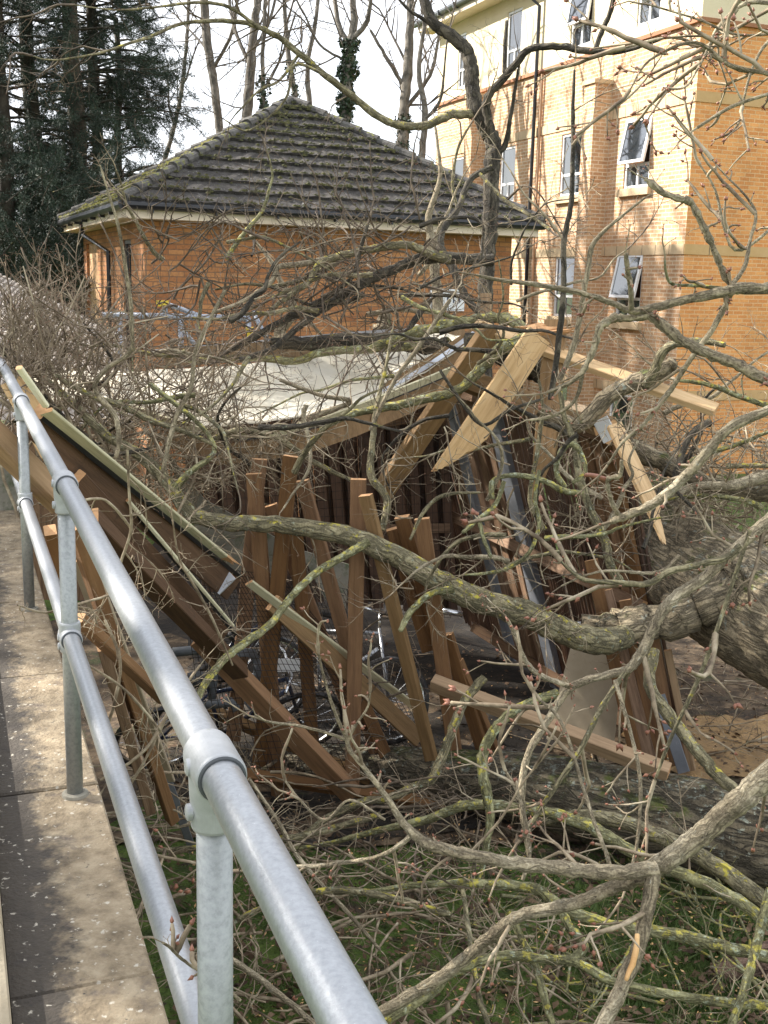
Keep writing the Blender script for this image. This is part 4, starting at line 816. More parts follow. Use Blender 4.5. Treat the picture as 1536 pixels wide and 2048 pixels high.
for i, (pts, lb) in enumerate((([(345, 1305, 7.4), (392, 1300, 7.4), (505, 1306, 7.9), (515, 1330, 7.9), (516, 1420, 7.9)], 'grey padded rack hoop crossing the top of the bicycles'), ([(400, 1412, 7.6), (462, 1404, 7.6), (474, 1420, 7.6)], 'lower grey padded rack bar near the handrail'), ([(885, 1222, 9.2), (925, 1228, 9.2)], 'bright chrome bar end beneath the fallen bough'), ([(428, 1270, 7.7), (430, 1340, 7.7), (424, 1400, 7.7)], 'upright padded rack tube between studs'))):
    mb = MB(); mb.tube([P(*p) for p in pts], .032 if i < 2 else .026, 12); tag(mb.build('cycle_rack', chrome if i == 2 else padg, smooth=True), lb, 'cycle rack')
mb = MB(); c = P(577, 1330, 7.9); mb.box(c, (.16, .02, .09), (V3((.98, .1, 0)).normalized(), V3((-.1, .98, 0)).normalized(), V3((0, 0, 1)))); tag(mb.build('number_plate', white_m), 'blank white plate showing between the left studs', 'plate')
# ================================================================== TREES
class NM:
    """fast mesh from numpy chunks: vertices, quads, tris"""
    def __init__(s): s.V = []; s.Q = []; s.T = []; s.n = 0; s.C = []
    def add(s, v, q=None, t=None):
        s.V.append(v)
        if q is not None and len(q): s.Q.append(q+s.n)
        if t is not None and len(t): s.T.append(t+s.n)
        s.n += len(v)
    def data(s):
        V = np.concatenate(s.V) if s.V else np.zeros((0, 3)); Q = np.concatenate(s.Q) if s.Q else np.zeros((0, 4), int); T = np.concatenate(s.T) if s.T else np.zeros((0, 3), int)
        return V, Q, T
    def build(s, name, m, parent=None, smooth=True, origin=None):
        V, Q, T = s.data(); me = bpy.data.meshes.new(name)
        me.vertices.add(len(V)); me.vertices.foreach_set('co', V.astype(np.float32).ravel())
        li = np.concatenate([Q.ravel(), T.ravel()]).astype(np.int32); me.loops.add(len(li)); me.loops.foreach_set('vertex_index', li)
        me.polygons.add(len(Q)+len(T)); tot = np.concatenate([np.full(len(Q), 4), np.full(len(T), 3)]).astype(np.int32)
        me.polygons.foreach_set('loop_start', np.concatenate([[0], np.cumsum(tot)[:-1]]).astype(np.int32)); me.update(calc_edges=True)
        if s.C and sum(len(c) for c in s.C) == len(V):
            at = me.attributes.new('stem', 'FLOAT_VECTOR', 'POINT'); at.data.foreach_set('vector', np.concatenate(s.C).astype(np.float32).ravel())
        return link(name, me, m, parent, origin, smooth)
def ntube(nm, pts, rad, n, phase=0.0, rough=0, rs=None):
    P_ = np.asarray(pts, float); m = len(P_); T = np.empty_like(P_); T[1:-1] = P_[2:]-P_[:-2]; T[0] = P_[1]-P_[0]; T[-1] = P_[-1]-P_[-2]
    T /= np.linalg.norm(T, axis=1)[:, None]+1e-9
    u = np.cross(T[0], [0, 0, 1.0]) if abs(T[0][2]) < .9 else np.cross(T[0], [1.0, 0, 0]); u /= np.linalg.norm(u)
    a = np.arange(n)*2*math.pi/n+phase; ca, sa = np.cos(a)[:, None], np.sin(a)[:, None]; V = np.empty((m*n+1, 3))
    for i in range(m):
        u = u-T[i]*u.dot(T[i]); u /= np.linalg.norm(u)+1e-9; v = np.cross(T[i], u); r = rad[i]
        if rough: rr = r*(1+rs.uniform(-rough, rough, n))[:, None]
        else: rr = r
        V[i*n:(i+1)*n] = P_[i]+(u*ca+v*sa)*rr
    V[m*n] = P_[-1]+T[-1]*rad[-1]*.6
    k = np.arange(n); k2 = (k+1) % n; Q = np.concatenate([np.stack([i*n+k, i*n+k2, (i+1)*n+k2, (i+1)*n+k], 1) for i in range(m-1)])
    Tt = np.stack([(m-1)*n+k, (m-1)*n+k2, np.full(n, m*n)], 1); nm.add(V, Q, Tt)
def stemc(a, r, n, st=.28):
    a = np.asarray(a); r = np.asarray(r); s_ = np.concatenate([[0], np.cumsum(np.linalg.norm(a[1:]-a[:-1], axis=1))]); th = np.arange(n)*2*math.pi/n
    C = np.stack([np.outer(r, np.cos(th)), np.outer(r, np.sin(th)), np.repeat(s_[:, None]*st, n, 1)], 2).reshape(-1, 3); return np.concatenate([C, [[0, 0, s_[-1]*st]]])+np.array([a[0][0]*3, a[0][2]*5, 0])
def budat(nm, p, d, s_):
    d = d/(np.linalg.norm(d)+1e-9); u = np.cross(d, [.3, .5, .8]); u /= np.linalg.norm(u); v = np.cross(d, u)
    V = np.array([p, p+d*s_*.35+u*s_*.3, p+d*s_*.35+v*s_*.3, p+d*s_*.35-u*s_*.3, p+d*s_*.35-v*s_*.3, p+d*s_]); 
    nm.add(V, None, np.array([[0, 2, 1], [0, 3, 2], [0, 4, 3], [0, 1, 4], [5, 1, 2], [5, 2, 3], [5, 3, 4], [5, 4, 1]]))
def rdir(rs, d, ang):
    u = np.cross(d, rs.normal(size=3)); u /= np.linalg.norm(u)+1e-9; return d*math.cos(ang)+u*math.sin(ang)
def tw(nm, bm, rs, p, d, L, r, lvl, maxl, bend, seg, kidang=.9, kidn=.7, trop=None, bud=.011, taper=.45, spur=(.008, .022)):
    n = max(3, int(L/seg)); st = L/n; pts = [p]; rad = [r]; kids = []; cd_ = d.copy(); curve = rs.normal(size=3)*bend*.35
    for i in range(n):
        cd_ = cd_+rs.normal(size=3)*bend*.55+curve*st*5
        if rs.random() < .16: cd_ = rdir(rs, cd_, rs.uniform(.25, .6))
        cd_ = cd_*1.0 
        if trop is not None: cd_ = cd_+trop*.06
        cd_ /= np.linalg.norm(cd_); p = p+cd_*st; f = (i+1)/n; pts.append(p); rad.append(r*(1-(1-taper)*f)*(1+.18*rs.uniform(-1, 1)))
        if lvl < maxl and i > 0 and rs.random() < kidn: kids.append((p, cd_, f))
        elif rs.random() < .35: kids.append((p, cd_, -1))
    ntube(nm, pts, rad, 4 if lvl == 0 else 3, rs.uniform(0, 6))
    for (q, dd, f) in kids:
        nd = rdir(rs, dd, kidang*rs.uniform(.6, 1.25))
        if f < 0:
            if bud: 
                l = rs.uniform(*spur); ntube(nm, [q, q+nd*l], [r*.45, r*.4], 3); budat(bm, q+nd*l, nd, bud)
        else: tw(nm, bm, rs, q, nd, L*rs.uniform(.3, .62)*(1.1-.5*f), r*.62*(1-.3*f), lvl+1, maxl, bend, seg, kidang, kidn, trop, bud, taper, spur)
    if bud:
        for k in range(2 if lvl else 3): budat(bm, pts[-1], rdir(rs, cd_, rs.uniform(0, .6)), bud*rs.uniform(.8, 1.3))
def protos(n, seed, **k):
    out = []
    for i in range(n):
        rs = np.random.RandomState(seed+i); a, b = NM(), NM(); tw(a, b, rs, np.zeros(3), np.array([0, 0, 1.0]), **k); out.append((a.data(), b.data()))
    return out
PR_T = protos(14, 10, L=1.0, r=.0125, lvl=0, maxl=2, bend=.13, seg=.085, kidn=.55)          # twiggy spray
PR_S = protos(10, 50, L=1.0, r=.0125, lvl=0, maxl=1, bend=.12, seg=.10, kidn=.55, bud=.02)    # sparse spray
PR_B = protos(8, 90, L=1.0, r=.019, lvl=0, maxl=3, bend=.07, seg=.11, kidn=.55, kidang=.65, bud=0, trop=np.array([0, 0, .5]))   # whole limb of a standing tree
PR_N = protos(12, 130, L=1.0, r=.030, lvl=0, maxl=1, bend=.15, seg=.13, kidn=.45, bud=.075, spur=(.03, .09), taper=.6)    # short budding shoot
PR_K = protos(8, 150, L=1.0, r=.11, lvl=0, maxl=0, bend=.25, seg=.25, kidn=0, bud=.30, spur=(.1, .3), taper=.8)    # knobbly spur with a bud cluster
for nm_, pr in (('T', PR_T), ('S', PR_S), ('B', PR_B)): print(nm_, [len(a[0][0]) for a in pr])
def place(A, Bm, pr, p, d, s_, spin, rscale=1.0):
    (V, Q, T), (bV, bQ, bT) = pr; d = np.asarray(d, float); d /= np.linalg.norm(d); u = np.cross(d, [0.1, .2, 1.0]); u /= np.linalg.norm(u)+1e-9; v = np.cross(d, u)
    c, sn_ = math.cos(spin), math.sin(spin); M = np.stack([u*c+v*sn_, v*c-u*sn_, d])*s_
    A.add(V @ M+np.asarray(p), Q, T)
    if Bm is not None and len(bV): Bm.add(bV @ M+np.asarray(p), bQ, bT)
def crv(pts, sub=6):
    """Catmull-Rom through (vector, radius)"""
    out = []; n = len(pts)
    for i in range(n-1):
        a, b, c, d = pts[max(i-1, 0)], pts[i], pts[i+1], pts[min(i+2, n-1)]
        for k in range(sub):
            t = k/sub; f = lambda w_, x, y, z: .5*((2*x)+(-w_+y)*t+(2*w_-5*x+4*y-z)*t*t+(-w_+3*x-3*y+z)*t**3)
            out.append((f(a[0], b[0], c[0], d[0]), b[1]+(c[1]-b[1])*t))
    out.append(pts[-1]); return out
BRS = np.random.RandomState(77)
def bough(tree, pts, d0, d1, m, name='bough', tws=0, tl=(.25, .7), proto=None, knob=.05, sides=None, tm=None, scale=.94, up=0, buds=True, tip=True, sub=6, rough=.03, wob_=.0, bud_m_=None, start=0):
    """limb traced through (x, y, width px); depth runs from d0 to d1; tws = twig sprays per metre"""
    n = len(pts); L_ = [0]
    for i in range(1, n): L_.append(L_[-1]+math.hypot(pts[i][0]-pts[i-1][0], pts[i][1]-pts[i-1][1]))
    cp = []
    for i, q in enumerate(pts):
        d = q[3] if len(q) > 3 else d0+(d1-d0)*L_[i]/L_[-1]; v = np.array(P(q[0], q[1], d)); cp.append((v, pxr(q[2], d)*scale))
    c = crv(cp, sub); a = np.array([p for p, _ in c]); r = np.array([x for _, x in c]); k = len(a)
    a += BRS.normal(size=a.shape)*(r*(.07+wob_))[:, None]; r = r*(1+knob*BRS.normal(size=k).clip(-1.5, 2))
    nm = NM(); sd_ = sides or (18 if r.max() > .1 else 12 if r.max() > .03 else 8 if r.max() > .012 else 6)
    ntube(nm, a, r, sd_, 0, rough, BRS); nm.C.append(stemc(a, r, sd_)); o = nm.build(name, m, tree)
    if tws:
        A, Bb = NM(), NM(); pr = proto or PR_T; seg = np.linalg.norm(a[1:]-a[:-1], axis=1); tot = seg.sum(); cum = np.concatenate([[0], np.cumsum(seg)])
        N = max(1, int(tot*tws))
        for i in range(N):
            s_ = tot*(start+(1-start)*(i+BRS.uniform(.1, .9))/N); j = min(int(np.searchsorted(cum, s_)), k-1); j = max(j, 1); t = a[j]-a[j-1]; t /= np.linalg.norm(t)+1e-9
            d = rdir(BRS, t, BRS.uniform(.5, 1.25)); d[2] += up*.6; p = a[j-1]+t*(s_-cum[j-1])
            place(A, Bb if buds else None, pr[BRS.randint(len(pr))], p, d, BRS.uniform(*tl), BRS.uniform(0, 6))
        if tip: place(A, Bb if buds else None, pr[BRS.randint(len(pr))], a[-1], a[-1]-a[-2], BRS.uniform(*tl), 0)
        to = A.build('twigs', tm or twig_m, o); LOC[to] = LOC[o]; tag(to, kind='stuff')
        if buds and Bb.n: tag(Bb.build('buds', bud_m_ or bud_m, o, smooth=False), kind='stuff')
    return o
def spray(tree, px, n, dr, sl, pr, tm=twig_m, dirf=None, seed=1, name='twigs', buds=True, stems=0, sp=(.006, .012)):
    """twigs scattered through a region of the photo: px polygon corners (x0,y0,x1,y1), depth range"""
    rs = np.random.RandomState(seed); A, Bb = NM(), NM()
    for i in range(n):
        x, y = rs.uniform(px[0], px[2]), rs.uniform(px[1], px[3]); p = P(x, y, rs.uniform(*dr)); d = rs.normal(size=3) if dirf is None else dirf(rs)
        if p.z < .03: continue
        place(A, Bb if buds else None, pr[rs.randint(len(pr))], np.array(p), d, rs.uniform(*sl), rs.uniform(0, 6))
    o = A.build(name, tm, tree)
    if buds and Bb.n: Bb.build('buds', bud_m, tree, smooth=False)
    return o
# ---------------- the big fallen tree: trunk at right, crown over the shelter
ft = thing('fallen_tree', PZ(1480, 1420, 0), 'huge fallen bare tree, fissured trunk at right and crown over the crushed shelter', 'fallen tree')
def trunk(tree, pts, m, name='trunk', sides=72, ridge=.014, sub=14, seed=5):
    """big stem with deep interlaced bark ridges modelled in the mesh"""
    cp = [(np.array(P(x, y, d)), pxr(w_, d)) for x, y, w_, d in pts]; c = crv(cp, sub*4); a = np.array([p for p, _ in c]); r = np.array([q for _, q in c]); k = len(a)
    nm = NM(); ntube(nm, a, r, sides); V, Q, T = nm.data(); rs = np.random.RandomState(seed)
    ph = rs.uniform(0, 6.28, 8); ln = np.concatenate([[0], np.cumsum(np.linalg.norm(a[1:]-a[:-1], axis=1))])
    for i in range(k):
        th = np.arange(sides)*2*math.pi/sides; z = ln[i]
        h = np.abs(np.sin(th*9+2.2*np.sin(z*5+ph[0]+th)+ph[1]))*.6+np.abs(np.sin(th*13-3*np.sin(z*7+ph[2]+2*th)+z*4))*.5+.25*np.sin(z*31+th*5+3*np.sin(th*3))
        lump = .05*np.sin(th*2+z*1.3+ph[3])+.04*np.sin(th*3-z*2+ph[4])
        f = 1+lump+(h-.6)*ridge/max(r[i], .05)*.8+rs.uniform(-1, 1, sides)*.008
        V[i*sides:(i+1)*sides] = a[i]+(V[i*sides:(i+1)*sides]-a[i])*f[:, None]
    nm2 = NM(); nm2.add(V, Q, T); nm2.C.append(stemc(a, r, sides, .26)); return nm2.build(name, m, tree)
trunk(ft, [(1215, 1050, 175, 9.6), (1330, 1110, 205, 9.0), (1450, 1180, 230, 8.4), (1600, 1265, 260, 7.8), (1850, 1380, 280, 7.2), (2200, 1500, 300, 6.9)], bark_f)
bb = lambda *a, **k: bough(ft, *a, **k)
bb([(1170, 1262, 70), (1240, 1255, 80), (1330, 1240, 84), (1420, 1205, 90), (1500, 1170, 110)], 7.9, 7.9, bark_f, knob=.12, sides=24, rough=.06, sub=8, tws=1.5, tl=(.2, .4))
# long bough across the studs
bb([(60, 735, 10), (110, 775, 14), (145, 805, 17), (210, 868, 20), (280, 912, 24), (335, 965, 28), (380, 1025, 32), (450, 1045, 34), (550, 1048, 36), (650, 1062, 40), (768, 1098, 46), (868, 1158, 50), (958, 1200, 54), (1048, 1226, 55), (1118, 1258, 58), (1190, 1282, 56), (1250, 1275, 50, 7.7)], 7.2, 7.3, bark_l, tws=3.2, tl=(.2, .6), knob=.03, sides=18)
bb([(735, 1085, 20), (700, 1105, 18), (640, 1140, 17), (590, 1185, 17), (540, 1248, 17), (470, 1300, 18), (430, 1340, 18), (400, 1385, 16), (375, 1450, 12), (360, 1480, 8)], 6.9, 5.6, bark_y, tws=2, tl=(.15, .35), sides=10)
bb([(905, 1178, 18), (860, 1188, 15), (820, 1225, 14), (800, 1262, 12)], 6.9, 6.7, bark_y, tws=0)
bb([(350, 975, 20), (385, 940, 13), (420, 915, 12), (428, 890, 10), (400, 850, 10), (360, 815, 10), (300, 768, 9)], 7.0, 7.0, bark_y, tws=3, tl=(.2, .5))
# limbs lying on the roof
bb([(540, 685, 20), (600, 688, 30), (680, 684, 34), (760, 684, 36), (850, 692, 36), (900, 688, 30)], 9.6, 9.4, bark_d, tws=2, tl=(.2, .5), sides=14)
bb([(370, 722, 10), (450, 718, 14), (520, 716, 16), (590, 722, 17), (640, 706, 17), (700, 700, 18), (780, 696, 18), (840, 690, 18)], 9.2, 9.2, bark_y, tws=3, tl=(.2, .5))
bb([(740, 700, 20), (800, 675, 22), (868, 657, 24), (940, 640, 24), (1000, 636, 24), (1036, 650, 28), (1052, 672, 26), (1090, 668, 20)], 8.9, 8.2, bark_y, tws=3, tl=(.15, .4), sides=12, knob=.16)
bb([(640, 860, 8), (700, 830, 15), (768, 815, 18), (843, 800, 20), (918, 778, 22), (960, 738, 24), (1000, 700, 28), (1060, 680, 34)], 8.0, 8.0, bark_y, tws=3, tl=(.15, .5), sides=12)
bb([(940, 690, 60), (1010, 700, 64), (1060, 722, 66), (1090, 745, 56)], 8.7, 8.5, bark_d, sides=18)
bb([(1080, 820, 34), (1158, 850, 34), (1218, 790, 36), (1293, 757, 40), (1343, 728, 36)], 7.9, 7.7, bark_f, sides=14, knob=.1, tws=1.5, tl=(.2, .4))
bb([(1290, 770, 20), (1308, 742, 20), (1325, 705, 20), (1345, 690, 18), (1400, 682, 16), (1450, 690, 12)], 7.7, 7.3, bark_l, tws=3, tl=(.2, .5))
bb([(1180, 935, 30), (1248, 897, 40), (1298, 912, 42), (1368, 948, 38), (1440, 975, 36), (1560, 990, 40)], 8.8, 8.6, bark_f, tws=3, tl=(.3, .7), sides=14)
bb([(1570, 940, 30), (1468, 970, 22), (1393, 972, 18), (1320, 1000, 10)], 8.5, 8.2, bark_g, tws=5, tl=(.3, .8))
bb([(1600, 830, 14), (1500, 800, 12), (1420, 770, 10), (1350, 760, 7)], 8.8, 8.2, bark_y, tws=7, tl=(.3, .8))
# crown in front of the orange wall
DD = dict(tws=4.2, tl=(.3, .8), tm=twig_d)
bb([(985, 520, 26), (940, 518, 24), (885, 515, 26), (844, 517, 24), (814, 527, 22), (774, 543, 22), (741, 557, 22), (704, 580, 22), (662, 606, 20), (643, 616, 20), (600, 626, 18), (560, 645, 16), (480, 690, 12), (420, 720, 8)], 9.7, 9.0, bark_d, **DD)
bb([(900, 520, 20), (860, 508, 18), (821, 491, 17), (780, 492, 17), (720, 502, 17), (652, 520, 16), (629, 541, 14), (617, 566, 13), (587, 585, 12), (540, 620, 9)], 9.5, 9.0, bark_l, **DD)
bb([(650, 520, 14), (600, 528, 13), (555, 535, 12), (545, 560, 11), (500, 595, 9), (430, 625, 7)], 9.3, 8.8, bark_g, **DD)
bb([(640, 620, 16), (590, 660, 14), (540, 700, 12), (480, 720, 10)], 9.2, 8.8, bark_d, **DD)
bb([(625, 610, 12), (700, 560, 10), (720, 500, 9), (735, 450, 7)], 9.2, 9.2, bark_d, **DD)
bb([(860, 600, 14), (830, 640, 13), (800, 690, 10)], 9.2, 9.0, bark_d, **DD)
bb([(560, 900, 12), (610, 840, 14), (700, 805, 12), (640, 790, 9), (560, 760, 8)], 8.3, 8.2, bark_g, **DD)
bb([(425, 880, 12), (480, 860, 14), (560, 880, 14), (620, 920, 12), (700, 960, 8)], 8.0, 8.2, bark_l, **DD)
bb([(260, 640, 7), (262, 700, 9), (210, 740, 10), (190, 780, 11), (230, 830, 12), (238, 880, 11), (232, 915, 9)], 6.0, 6.2, bark_g, tws=4, tl=(.15, .4))
bb([(450, 580, 7), (435, 610, 8), (392, 700, 9), (382, 775, 10), (350, 840, 11), (325, 945, 10)], 6.4, 6.6, bark_g, tws=4, tl=(.15, .4))
bb([(200, 330, 3), (215, 380, 5), (236, 450, 7), (250, 530, 8), (262, 610, 9), (265, 700, 9)], 5.6, 6.0, bark_g, tws=3.5, tl=(.12, .3), up=1)
bb([(110, 750, 10), (180, 790, 13), (240, 810, 14), (300, 840, 13), (360, 860, 11), (430, 890, 8)], 6.8, 7.0, bark_l, tws=5, tl=(.2, .5))
bb([(0, 690, 14), (60, 760, 15), (130, 840, 16), (200, 900, 15), (300, 1000, 13), (420, 1080, 10)], 7.2, 7.8, bark_d, tws=5, tl=(.2, .5))
bb([(740, 860, 9), (790, 760, 10), (840, 690, 10), (900, 600, 9)], 7.6, 7.6, bark_g, tws=4, tl=(.15, .5))
bb([(764, 1060, 15), (774, 1000, 17), (742, 950, 17), (745, 890, 14), (752, 820, 11), (770, 740, 8), (785, 660, 5)], 7.6, 7.9, bark_l, tws=3, tl=(.15, .4))
# many thinner limbs of the crown, grown across the wreck
GR = np.random.RandomState(404)
for (x0, y0, x1, y1, da, db, n_, wa, wb) in ((280, 440, 900, 640, 9.0, 10.2, 14, 8, 15), (120, 640, 620, 960, 7.0, 8.4, 13, 8, 15), (640, 560, 1180, 900, 7.0, 8.6, 10, 7, 13), (880, 820, 1400, 1250, 6.4, 7.6, 11, 8, 16), (1200, 820, 1560, 1080, 8.2, 9.6, 9, 9, 18)):
    for i_ in range(n_):
        x, y, w_ = GR.uniform(x0, x1), GR.uniform(y0, y1), GR.uniform(wa, wb); an = GR.uniform(-.9, .9)+(math.pi if GR.random_sample() < .5 else 0)-(.25); pts = []; dd = GR.uniform(da, db); cv = GR.normal()*.13
        for k in range(7): pts.append((x, y, w_*(1-.11*k))); an += cv+GR.normal()*.28; l_ = GR.uniform(28, 62); x += math.cos(an)*l_; y += math.sin(an)*l_*.8
        bb(pts, dd, dd+GR.uniform(-.6, .3), (bark_d, bark_l, bark_g, bark_y)[GR.choice(4, p=(.35, .25, .25, .15))], tws=3.4, tl=(.15, .5), tm=(twig_d, twig_m)[GR.randint(2)])
# stems rising from the middle of the wreck, in front of the buildings
bb([(1100, 800, 12), (1110, 740, 13), (1122, 640, 13), (1128, 560, 12), (1128, 480, 12), (1143, 402, 11), (1146, 281, 10), (1146, 213, 8), (1149, 140, 5)], 6.4, 6.2, bark_d, tws=3.2, tl=(.25, .6), proto=PR_S, up=.5)
bb([(1120, 760, 11), (1150, 680, 12), (1165, 600, 11), (1176, 540, 11), (1183, 495, 11), (1205, 465, 9), (1240, 435, 7), (1290, 395, 5)], 6.2, 6.0, bark_g, tws=4, tl=(.15, .4), proto=PR_S, up=.5)
bb([(1145, 290, 6), (1180, 250, 6), (1250, 200, 6), (1290, 160, 5), (1330, 100, 3)], 6.2, 6.0, twig_m, tws=4, tl=(.15, .35), proto=PR_S)
bb([(1128, 480, 7), (1090, 430, 6), (1050, 390, 5), (1020, 340, 4)], 6.3, 6.3, twig_m, tws=4, tl=(.15, .4), proto=PR_S)
bb([(1238, 1160, 20), (1218, 1125, 20), (1208, 1075, 19), (1183, 1025, 18), (1158, 950, 17), (1150, 890, 15), (1128, 830, 12), (1120, 780, 10)], 7.0, 7.0, bark_l, tws=2.5, tl=(.15, .4))
bb([(1078, 940, 8), (1070, 1000, 9), (1078, 1050, 9), (1058, 1105, 9), (1018, 1135, 9), (983, 1145, 8), (930, 1150, 5)], 6.6, 6.6, bark_y, tws=3, tl=(.12, .3))
bb([(985, 998, 10), (984, 965, 11), (1010, 952, 11), (1048, 952, 12), (1090, 962, 12), (1128, 982, 14), (1165, 985, 12)], 6.5, 6.7, bark_y, tws=1.5, tl=(.1, .25))
bb([(1130, 975, 12), (1112, 940, 12), (1125, 900, 13), (1148, 888, 13), (1165, 915, 11), (1170, 945, 10), (1145, 965, 8)], 6.7, 6.7, bark_y, tws=2, tl=(.1, .25))
bb([(1008, 962, 9), (990, 1010, 11), (955, 1040, 11), (925, 1065, 8)], 6.4, 6.4, bark_y, tws=2, tl=(.1, .25))
bb([(958, 1040, 9), (968, 1080, 9), (982, 1114, 7)], 6.4, 6.4, bark_y, tws=1, tl=(.1, .25))
bb([(1090, 1060, 12), (1060, 1000, 10), (1075, 900, 10), (1085, 820, 8), (1078, 760, 6)], 7.3, 7.3, bark_l, tws=3, tl=(.15, .4))
bb([(880, 740, 7), (920, 800, 8), (965, 850, 8), (1020, 820, 8), (1080, 800, 6)], 7.0, 7.0, bark_d, tws=3, tl=(.12, .3))
bb([(820, 1080, 6), (850, 1020, 9), (890, 990, 9), (960, 985, 5)], 7.1, 7.1, bark_l, tws=2, tl=(.12, .3))
# ---------------- second, lower mossy trunk across the bottom
lt = thing('mossy_trunk', PZ(1100, 1720, 0), 'lower fallen trunk with pale lichen and moss lying across the foot of the wreck', 'fallen tree')
trunk(lt, [(560, 1520, 60, 8.6), (760, 1535, 90, 8.2), (920, 1555, 120, 7.8), (1080, 1580, 145, 7.5), (1260, 1625, 165, 7.2), (1450, 1665, 180, 6.9), (1700, 1720, 195, 6.6), (2000, 1790, 200, 6.4)], bark('bark_mossy', [(.065, .052, .033), (.15, .122, .078), (.24, .20, .13)], 20, .015, .6, [((.33, .35, .28), 22, .60, .05, .06), ((.10, .115, .025), 4.0, .66, .10, .18)]), seed=9, ridge=.012)
b2 = lambda *a, **k: bough(lt, *a, **k)
YL = dict(tws=2.6, tl=(.15, .5))
b2([(1560, 1870, 26), (1474, 1800, 28), (1391, 1759, 28), (1308, 1726, 28), (1246, 1693, 28), (1184, 1655, 27), (1114, 1630, 26), (1019, 1614, 24), (936, 1610, 22), (850, 1640, 18), (760, 1660, 14), (640, 1690, 10), (540, 1700, 7)], 5.4, 6.6, bark_y, **YL)
b2([(1570, 1840, 38), (1480, 1765, 38), (1391, 1709, 36), (1308, 1668, 34), (1226, 1639, 30), (1151, 1630, 24), (1060, 1650, 16)], 5.8, 6.6, bark_l, **YL)
b2([(1600, 1930, 26), (1495, 1904, 27), (1391, 1879, 27), (1308, 1862, 26), (1205, 1846, 26), (1122, 1813, 26), (1060, 1775, 24), (936, 1767, 20), (840, 1770, 14), (700, 1790, 9)], 5.0, 5.6, bark_y, **YL)
b2([(700, 2110, 22), (740, 2060, 22), (860, 1990, 20), (905, 1945, 20), (1000, 1912, 20), (1090, 1918, 20), (1150, 1925, 20), (1250, 1970, 20), (1449, 2005, 22), (1580, 2010, 24)], 4.6, 4.8, bark_y, **YL)
b2([(1118, 1813, 20), (1139, 1854, 20), (1168, 1891, 20), (1150, 1915, 20), (1130, 1928, 14)], 4.9, 4.7, bark_y, tws=1.5, tl=(.1, .3))
b2([(1020, 1820, 15), (1040, 1870, 16), (1073, 1940, 17), (1110, 2070, 18)], 4.9, 4.6, bark_y, **YL)
b2([(925, 1780, 10), (936, 1850, 12), (957, 1987, 13), (985, 2070, 13)], 5.0, 4.6, bark_l, **YL)
b2([(970, 1355, 20), (926, 1407, 20), (897, 1482, 21), (868, 1550, 20), (847, 1566, 20), (773, 1597, 18), (731, 1602, 16), (648, 1639, 14), (590, 1690, 9)], 7.2, 6.8, bark_l, **YL)
b2([(1115, 1386, 20), (1060, 1407, 21), (1019, 1428, 21), (986, 1465, 22), (965, 1515, 23), (973, 1585, 22), (981, 1635, 19), (973, 1690, 15), (960, 1760, 9)], 6.0, 5.8, bark_y, tws=1.5, tl=(.15, .35), sides=12)
b2([(1308, 1300, 26), (1300, 1370, 26), (1333, 1424, 27), (1371, 1473, 27), (1412, 1523, 27), (1445, 1560, 26), (1500, 1600, 22)], 6.9, 6.5, bark_l, tws=1.5, tl=(.15, .4), sides=12)
b2([(640, 2060, 14), (560, 1990, 14), (480, 1930, 14), (420, 1900, 10)], 4.6, 4.9, bark_g, **YL)
b2([(390, 1900, 7), (460, 1850, 12), (560, 1800, 14), (680, 1780, 16), (800, 1800, 16), (900, 1830, 14)], 5.4, 5.2, bark_l, **YL)
b2([(250, 1690, 8), (330, 1700, 12), (450, 1690, 14), (560, 1680, 16), (650, 1660, 16), (760, 1630, 14)], 6.4, 6.6, bark_l, **YL)
b2([(500, 1560, 7), (560, 1650, 10), (600, 1720, 10), (700, 1830, 9), (760, 1900, 6)], 6.0, 5.6, bark_g, **YL)
b2([(1540, 1780, 20), (1520, 1860, 20), (1500, 1940, 20), (1460, 2060, 18)], 4.9, 4.5, bark_y, **YL)
b2([(1400, 1980, 50), (1480, 1930, 60), (1580, 1900, 66)], 6.0, 5.8, bark('torn_bark', [(.13, .07, .05), (.24, .155, .115), (.32, .22, .165)], 12, .02, .5), tws=0, sides=14)
# ---------------- branches close to the camera, reaching in from the right
SPR = np.random.RandomState(91)
def spurs(o, pts, d0, d1, per=9):
    A, Bb = NM(), NM(); n = len(pts)
    for i in range(n-1):
        p, q = pts[i], pts[i+1]; da, db = d0+(d1-d0)*i/(n-1), d0+(d1-d0)*(i+1)/(n-1); a, b = np.array(P(p[0], p[1], da)), np.array(P(q[0], q[1], db)); l = np.linalg.norm(b-a); t = (b-a)/l
        for k in range(SPR.poisson(l*per)):
            f = SPR.random_sample(); place(A, Bb, PR_K[SPR.randint(8)], a+(b-a)*f, rdir(SPR, t, SPR.uniform(.7, 1.3)), SPR.uniform(.022, .045), SPR.uniform(0, 6))
    if A.n: tag(A.build('spurs', twig_m, o), kind='stuff'); tag(Bb.build('buds', bud_m, o, smooth=False), kind='stuff')
def near(name, label, lst):
    t = thing(name, P(*lst[0][0][0][:2], lst[0][1]), label, 'branch', 'near branches reaching in from the right')
    for pts, d0, d1, m, kw in lst:
        kw = dict(kw); lo, hi = kw.get('tl', (.05, .1)); kw['tl'] = (lo*1.5, hi*1.5); kw['tws'] = kw.get('tws', 0)*1.3
        if kw.get('proto') is PR_S: kw['proto'] = PR_N
        o = bough(t, pts, d0, d1, m, name='limb', scale=.88, rough=.035, **kw)
        if m in (bark_g, bark_l, bark_y) and pts[0][2] < 40: spurs(o, pts, d0, d1)
    return t
NB = dict(proto=PR_N, sides=12)
